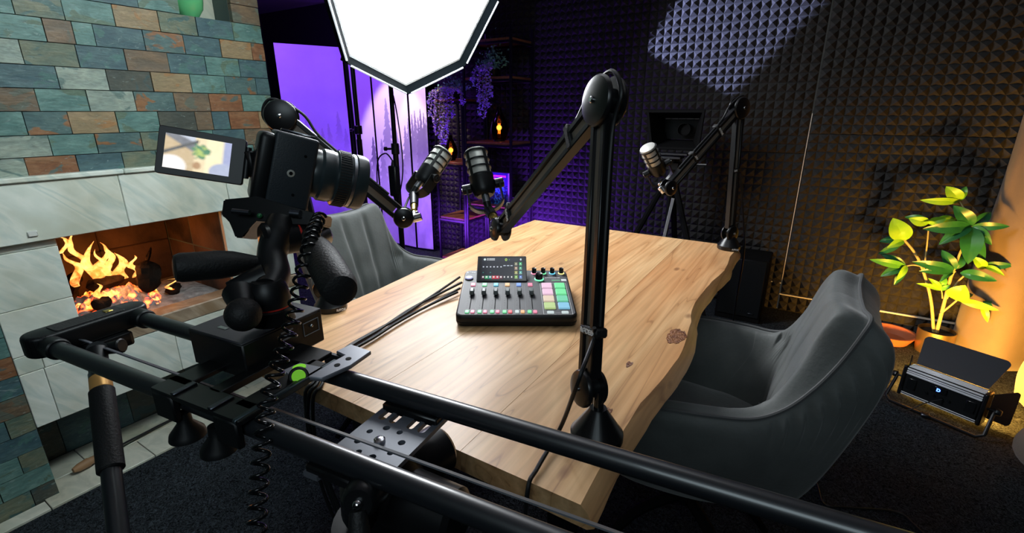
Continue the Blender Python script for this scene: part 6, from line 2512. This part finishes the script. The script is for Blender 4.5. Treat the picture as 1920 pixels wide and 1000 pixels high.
# foot end on the carpet along the same axis
tt = -g2_.z / ax_.z
ft2 = g2_ + ax_ * tt
ms_low = g2_.lerp(ft2, 0.45)
part('lower_tube', MB().cyl(g2_ - ax_ * 0.001, ms_low, 0.0118, n=24).cyl(ms_low, ft2 - ax_ * 0.015, 0.009, n=20), M['carbon'], ms)
part('tube_clamp', MB().cyl(D(222, 985, 0.61) * 0 + g2_ + ax_ * 0.115, g2_ + ax_ * 0.140, 0.0145, n=20, bev=0.002), M['black'], ms)
part('rubber_foot', MB().cyl(ft2 - ax_ * 0.03, ft2, 0.016, n=20), M['rubber'], ms)
ms.location = (ft2.x, ft2.y, 0)
for o_ in list(bpy.data.objects):
    if o_.parent == ms:
        o_.data.transform(Matrix.Translation(Vector((bt.x, bt.y, 0)) - Vector((ft2.x, ft2.y, 0))))

# ================================================================== MOTION BOX + THREE-WAY HEAD + CAMERA
bxc = SLM @ Vector((0.346, 0.123, 0.0))
mbx = root('motor_unit', 'black box-shaped slider motor unit on top of the slider carriage', 'slider motor', bxc + Vector((0, 0, 0.021)))
BX = SLM @ T(0.346, 0.123, 0)
part('housing', MB().box((0, 0, 0.0335), (0.112, 0.134, 0.052), BX, bev=0.002), M['black'], mbx)
part('top_cover', MB().box((0, 0, 0.0600), (0.112, 0.134, 0.004), BX, bev=0.0015), mat('box_top', (0.022, 0.022, 0.028), 0.5), mbx)
for k in range(3):
    part('vent_slot', MB().box((0.0565, 0.002, 0.040 + 0.0055 * k), (0.001, 0.020, 0.002), BX), M['grey_print'], mbx)
part('port_outline', MB().tube([BX @ Vector((0.0565, y, z)) for y, z in ((0.030, 0.030), (0.058, 0.030), (0.058, 0.050), (0.030, 0.050))], 0.0008, 5, closed=True), M['grey_print'], mbx)
part('power_led', MB().sphere(BX @ Vector((0.057, 0.044, 0.042)), 0.0028, 10), M['chrome'], mbx)
part('top_mark', MB().box((-0.012, -0.045, 0.0622), (0.018, 0.006, 0.0006), BX), M['steel'], mbx)

hd3 = root('three_way_head', 'black three-way camera head with two rubber grips on the motor unit', 'tripod head', BX @ Vector((0.0, 0.0, 0.062)))
hb0 = BX @ Vector((0.012, 0.0, 0.062))
hbx = D(505, 560, 0.66)
base3 = Vector((hbx.x, hbx.y, 0.9625))
neck1 = D(515, 515, 0.685)
neck2 = D(522, 440, 0.715)
part('pan_base', MB().cyl(base3, base3 + Vector((0, 0, 0.022)), 0.030, 0.028, n=36, bev=0.002), M['black_satin'], hd3)
part('red_ring', MB().cyl(base3 + Vector((0, 0, 0.0225)), base3 + Vector((0, 0, 0.0245)), 0.0262, n=36), mat('red_trim', (0.55, 0.03, 0.02), 0.4), hd3, label='thin red trim ring')
part('pan_body', MB().lathe([(0, 0.0245), (0.026, 0.0245), (0.028, 0.035), (0.024, 0.052), (0.018, 0.060), (0, 0.060)], 32, T(*base3)), M['black'], hd3)
part('neck', MB().tube([base3 + Vector((0, 0, 0.045)), neck1, D(510, 478, 0.70), neck2, D(530, 412, 0.725)], [0.020, 0.021, 0.020, 0.023, 0.020], 20, smooth=6), M['black'], hd3)
part('tilt_drum', MB().cyl(D(490, 452, 0.705), D(575, 440, 0.745), 0.026, 0.025, n=32, bev=0.005), M['black_satin'], hd3)
part('red_ring', MB().cyl(D(556, 443, 0.736), D(560, 442, 0.738), 0.0256, n=32), bpy.data.materials['red_trim'], hd3)
part('side_drum', MB().cyl(D(590, 446, 0.755), D(612, 436, 0.77), 0.019, n=28, bev=0.003), M['steel'], hd3, label='bright metal tension drum')


def grip(a, b, r, nm='grip'):
    L = (Vector(b) - Vector(a)).length
    m = FR(a, b)
    pr_ = [(0, 0), (r * 0.42, 0), (r * 0.45, L * 0.06), (r * 0.62, L * 0.16), (r * 0.90, L * 0.34), (r, L * 0.5), (r * 0.98, L * 0.93), (r * 0.86, L * 0.985), (r * 0.6, L), (0, L)]
    return part(nm, MB().lathe(pr_, 28, m), M['rubber'], hd3)


grip(D(492, 491, 0.69), D(325, 503, 0.62), 0.0195)
grip(D(578, 440, 0.70), D(640, 548, 0.56), 0.0225)
part('grip_joint', MB().cyl(D(480, 491, 0.69), D(515, 490, 0.70), 0.009, n=16), M['black_satin'], hd3)
kb = D(456, 590, 0.60)
part('pan_knob', MB().sphere(kb, 0.0215, 24, s=(1, 1, 0.98)), M['rubber'], hd3)
part('knob_shaft', MB().tube([D(448, 550, 0.64), D(455, 578, 0.62)], [0.020, 0.014], 16).tube([D(430, 545, 0.65), D(500, 520, 0.67)], [0.012, 0.02], 16), M['black'], hd3)
# quick release clamp
cpts = [(418, 374), (482, 368), (560, 392), (603, 402), (600, 424), (540, 420), (480, 412), (455, 446), (440, 446), (432, 415), (414, 404)]
qa = [D(x, y, 0.715) for x, y in cpts]
mb = MB()
mb.grid([[p for p in qa], [p + CF * 0.045 for p in qa]], closev=True)
mb.bm.faces.new([v for v in mb.bm.verts][:len(qa)])
mb.bm.faces.new(list(reversed([v for v in mb.bm.verts][len(qa):])))
bmesh.ops.bevel(mb.bm, geom=mb.bm.edges[:], offset=0.002, segments=2, affect='EDGES')
part('quick_release', mb, M['black_satin'], hd3)
part('clamp_lever', MB().tube([D(436, 396, 0.70), D(468, 399, 0.70)], 0.004, 10), M['dark_steel'], hd3)
part('clamp_pin', MB().cyl(D(545, 400, 0.71), D(563, 402, 0.71), 0.006), M['dark_steel'], hd3)
part('bubble_vial', MB().sphere(D(487, 405, 0.712), 0.004, 10), M['leaf_dark'], hd3)

# camera
ld_ = Vector((0.47, 0.88, -0.30)).normalized()
bd_ = Vector((0.88, -0.47, 0.0)).normalized()
bd_ = (bd_ - ld_ * bd_.dot(ld_)).normalized()
ud_ = bd_.cross(ld_) * -1
if ud_.z < 0:
    ud_ = -ud_
CM = Matrix((ld_, bd_, ud_)).transposed().to_4x4()
CM.translation = D(551, 324, 0.735)
cam3 = root('mirrorless_camera', 'black camera turned on its side, its screen flipped out to the left', 'camera', D(530, 390, 0.74))
M['cam_body'] = mat('camera_body', (0.018, 0.025, 0.031), 0.5, bump=0.1, bscale=500)
part('body', MB().box((-0.002, -0.042, 0), (0.062, 0.084, 0.112), CM, bev=0.005, seg=3), M['cam_body'], cam3)
part('back_grip', MB().box((-0.040, -0.040, -0.004), (0.026, 0.078, 0.108), CM, bev=0.009, seg=3), M['black'], cam3)
part('viewfinder_hump', MB().box((0.0, -0.088, 0.0), (0.05, 0.022, 0.045), CM, bev=0.006, seg=2), M['cam_body'], cam3)
skt = part('tripod_socket', MB().lathe([(0.0030, 0), (0.0056, 0), (0.0056, 0.0008), (0.0030, 0.0012)], 24, CM @ T(-0.004, 0.0002, -0.002) @ Matrix.Rotation(R(-90), 4, 'X')), mat('socket_ring', (0.45, 0.45, 0.40), 0.4, 0.2), cam3)
part('socket_thread', MB().lathe([(0, 0.0010), (0.0028, 0.0010), (0.0028, 0.0014), (0, 0.0014)], 20, CM @ T(-0.004, 0.0002, -0.002) @ Matrix.Rotation(R(-90), 4, 'X')), M['black_gloss'], skt)
for (x, z) in ((0.012, 0.028), (0.004, -0.034)):
    part('locating_pin', MB().lathe([(0, 0), (0.0022, 0), (0.0022, 0.0006), (0, 0.0006)], 12, CM @ T(x, 0.0002, z) @ Matrix.Rotation(R(-90), 4, 'X')), M['black_gloss'], cam3)
part('side_rail', MB().box((0.0, -0.030, 0.0585), (0.050, 0.02, 0.004), CM, bev=0.0015), M['dark_steel'], cam3)
part('port_cover', MB().box((0.008, -0.02, 0.0580), (0.018, 0.010, 0.003), CM, bev=0.001), M['steel'], cam3)
lr = 0.040
lens = [(0, 0.0), (0.033, 0.0), (0.0345, 0.006), (0.0345, 0.012), (0.0375, 0.016), (0.0375, 0.030), (0.0365, 0.032), (0.0365, 0.036), (lr, 0.038), (lr, 0.058), (0.0385, 0.060), (0.0385, 0.066), (0.0405, 0.068), (0.0405, 0.080), (0.0385, 0.086), (0.036, 0.086), (0.034, 0.078), (0, 0.076)]
LMt = CM @ T(0.028, -0.043, 0.003) @ Matrix.Rotation(R(90), 4, 'Y') @ Matrix.Diagonal((1.14, 1.14, 1.0, 1))
ln = part('lens', MB().lathe(lens, 56, LMt), mat('lens_barrel', (0.022, 0.034, 0.038), 0.30, spec=0.9), cam3)
rg = MB()
for k in range(60):
    a = 2 * math.pi * k / 60
    rg.box((lr + 0.0003, 0, 0.048), (0.0016, 0.0022, 0.018), LMt @ Matrix.Rotation(a, 4, 'Z'))
part('zoom_ribs', rg, M['rubber'], ln, smooth=False)
part('silver_ring', MB().lathe([(0.0388, 0.0605), (0.0396, 0.061), (0.0396, 0.0655), (0.0388, 0.066)], 56, LMt), M['steel'], ln)
part('front_glass', MB().lathe([(0, 0.079), (0.030, 0.0775), (0.034, 0.077), (0.034, 0.0765), (0, 0.0765)], 40, LMt), M['black_gloss'], ln)
# flip screen
cs = [D(290, 322, 0.70), D(452, 346, 0.735), D(461, 261, 0.735), D(305, 236, 0.70)]
fx = (cs[1] - cs[0])
fy = (cs[3] - cs[0])
fn = fx.cross(fy).normalized()
if fn.dot(CP - cs[0]) < 0:
    fn = -fn
FM = Matrix((fx.normalized(), fn.cross(fx.normalized()) * 1, fn)).transposed().to_4x4()
FM.translation = cs[0]
fw, fh = fx.length, fy.length
part('screen_back', MB().prism(rrect(-0.001, -0.001, fw + 0.001, fh + 0.001, 0.004), -0.009, 0.0, FM, bev=0.001), M['black'], cam3)


def livepic(u, v):
    c = [0.9, 0.72, 0.42]
    n = mnoise.noise((u * 5, v * 5, 4))
    if u < 0.45:
        c = [0.62, 0.44, 0.22]
    if v > 0.95 - u * 0.9 and u < 0.45:
        c = [0.16, 0.15, 0.17]
        if v > 1.15 - u * 0.7:
            c = [0.55, 0.58, 0.68]
    if abs(v - (0.45 + 0.9 * u)) < 0.05 and u < 0.5:
        c = [0.05, 0.035, 0.03]
    if u > 0.62:
        c = [1.0, 0.86, 0.52]
    if u > 0.88:
        c = [0.36, 0.38, 0.62]
    if (u - 0.12) ** 2 / 0.05 + (v - 0.08) ** 2 / 0.10 < 1:
        c = [1.0, 0.92, 0.86]
    if (u - 0.9) ** 2 / 0.045 + (v - 0.08) ** 2 / 0.07 < 1:
        c = [0.42, 0.45, 0.62]
    d = (u - 0.54) ** 2 / 0.02 + (v - 0.60) ** 2 / 0.045
    n = mnoise.noise((u * 16, v * 13, 4)) + 0.5 * n
    if d + n * 0.9 < 0.8:
        c = [0.42, 0.55, 0.07] if n > -0.05 else [0.06, 0.22, 0.08]
    if (u - 0.5) ** 2 / 0.004 + (v - 0.18) ** 2 / 0.012 < 1:
        c = [0.45, 0.22, 0.06]
    return tuple(max(0, k + 0.05 * n) for k in c)


def soft(u, v):
    s = [0, 0, 0]
    for a, b in ((0, 0), (0.02, 0), (-0.02, 0), (0, 0.03), (0, -0.03), (0.015, 0.02), (-0.015, -0.02), (0.015, -0.02), (-0.015, 0.02)):
        k = livepic(min(1, max(0, u + a)), min(1, max(0, v + b)))
        s = [x + y / 9 for x, y in zip(s, k)]
    return s


q = [FM @ Vector(p) for p in ((fw * 0.075, fh * 0.13, 0.0004), (fw * 0.84, fh * 0.13, 0.0004), (fw * 0.84, fh * 0.87, 0.0004), (fw * 0.075, fh * 0.87, 0.0004))]
picture('live_picture', q, 90, 60, soft, M['lcd'], cam3)
hg = MB().cyl(FM @ Vector((fw + 0.004, fh * 0.15, -0.004)), FM @ Vector((fw + 0.004, fh * 0.85, -0.004)), 0.0045, n=14)
hg.box(FM @ Vector((fw + 0.010, fh * 0.5, -0.006)), (0.018, 0.014, 0.04), bev=0.002)
part('hinge', hg, M['black'], cam3)

# coiled cable from the camera down past the slider
path = catmull([D(600, 408, 0.70), D(588, 432, 0.66), D(578, 470, 0.62), D(566, 520, 0.60), D(556, 570, 0.585), D(540, 630, 0.57), D(520, 690, 0.555), D(502, 750, 0.545), D(492, 830, 0.53), D(485, 920, 0.52), D(481, 1010, 0.51)], 24)
cum = [0]
for a, b in zip(path, path[1:]):
    cum.append(cum[-1] + (b - a).length)
pts = []
tot = cum[-1]
n = int(tot / 0.0150 * 14)
j = 0
for i in range(n + 1):
    s = tot * i / n
    while j < len(cum) - 2 and cum[j + 1] < s:
        j += 1
    f = (s - cum[j]) / max(1e-9, cum[j + 1] - cum[j])
    p = path[j].lerp(path[j + 1], f)
    d = (path[j + 1] - path[j]).normalized()
    x = (CR - d * CR.dot(d)).normalized()
    y = d.cross(x)
    a = 2 * math.pi * i / 14
    rr_ = 0.0085
    pts.append(p + x * rr_ * math.cos(a) + y * rr_ * math.sin(a))
thing('coiled_cable', MB().tube(pts, 0.0021, 7), M['black_gloss'], 'glossy black coiled cable hanging from the camera past the slider', 'cable', angle=70)
pts = [D(600, 408, 0.70), D(612, 402, 0.71), D(606, 380, 0.725), D(596, 372, 0.735)]
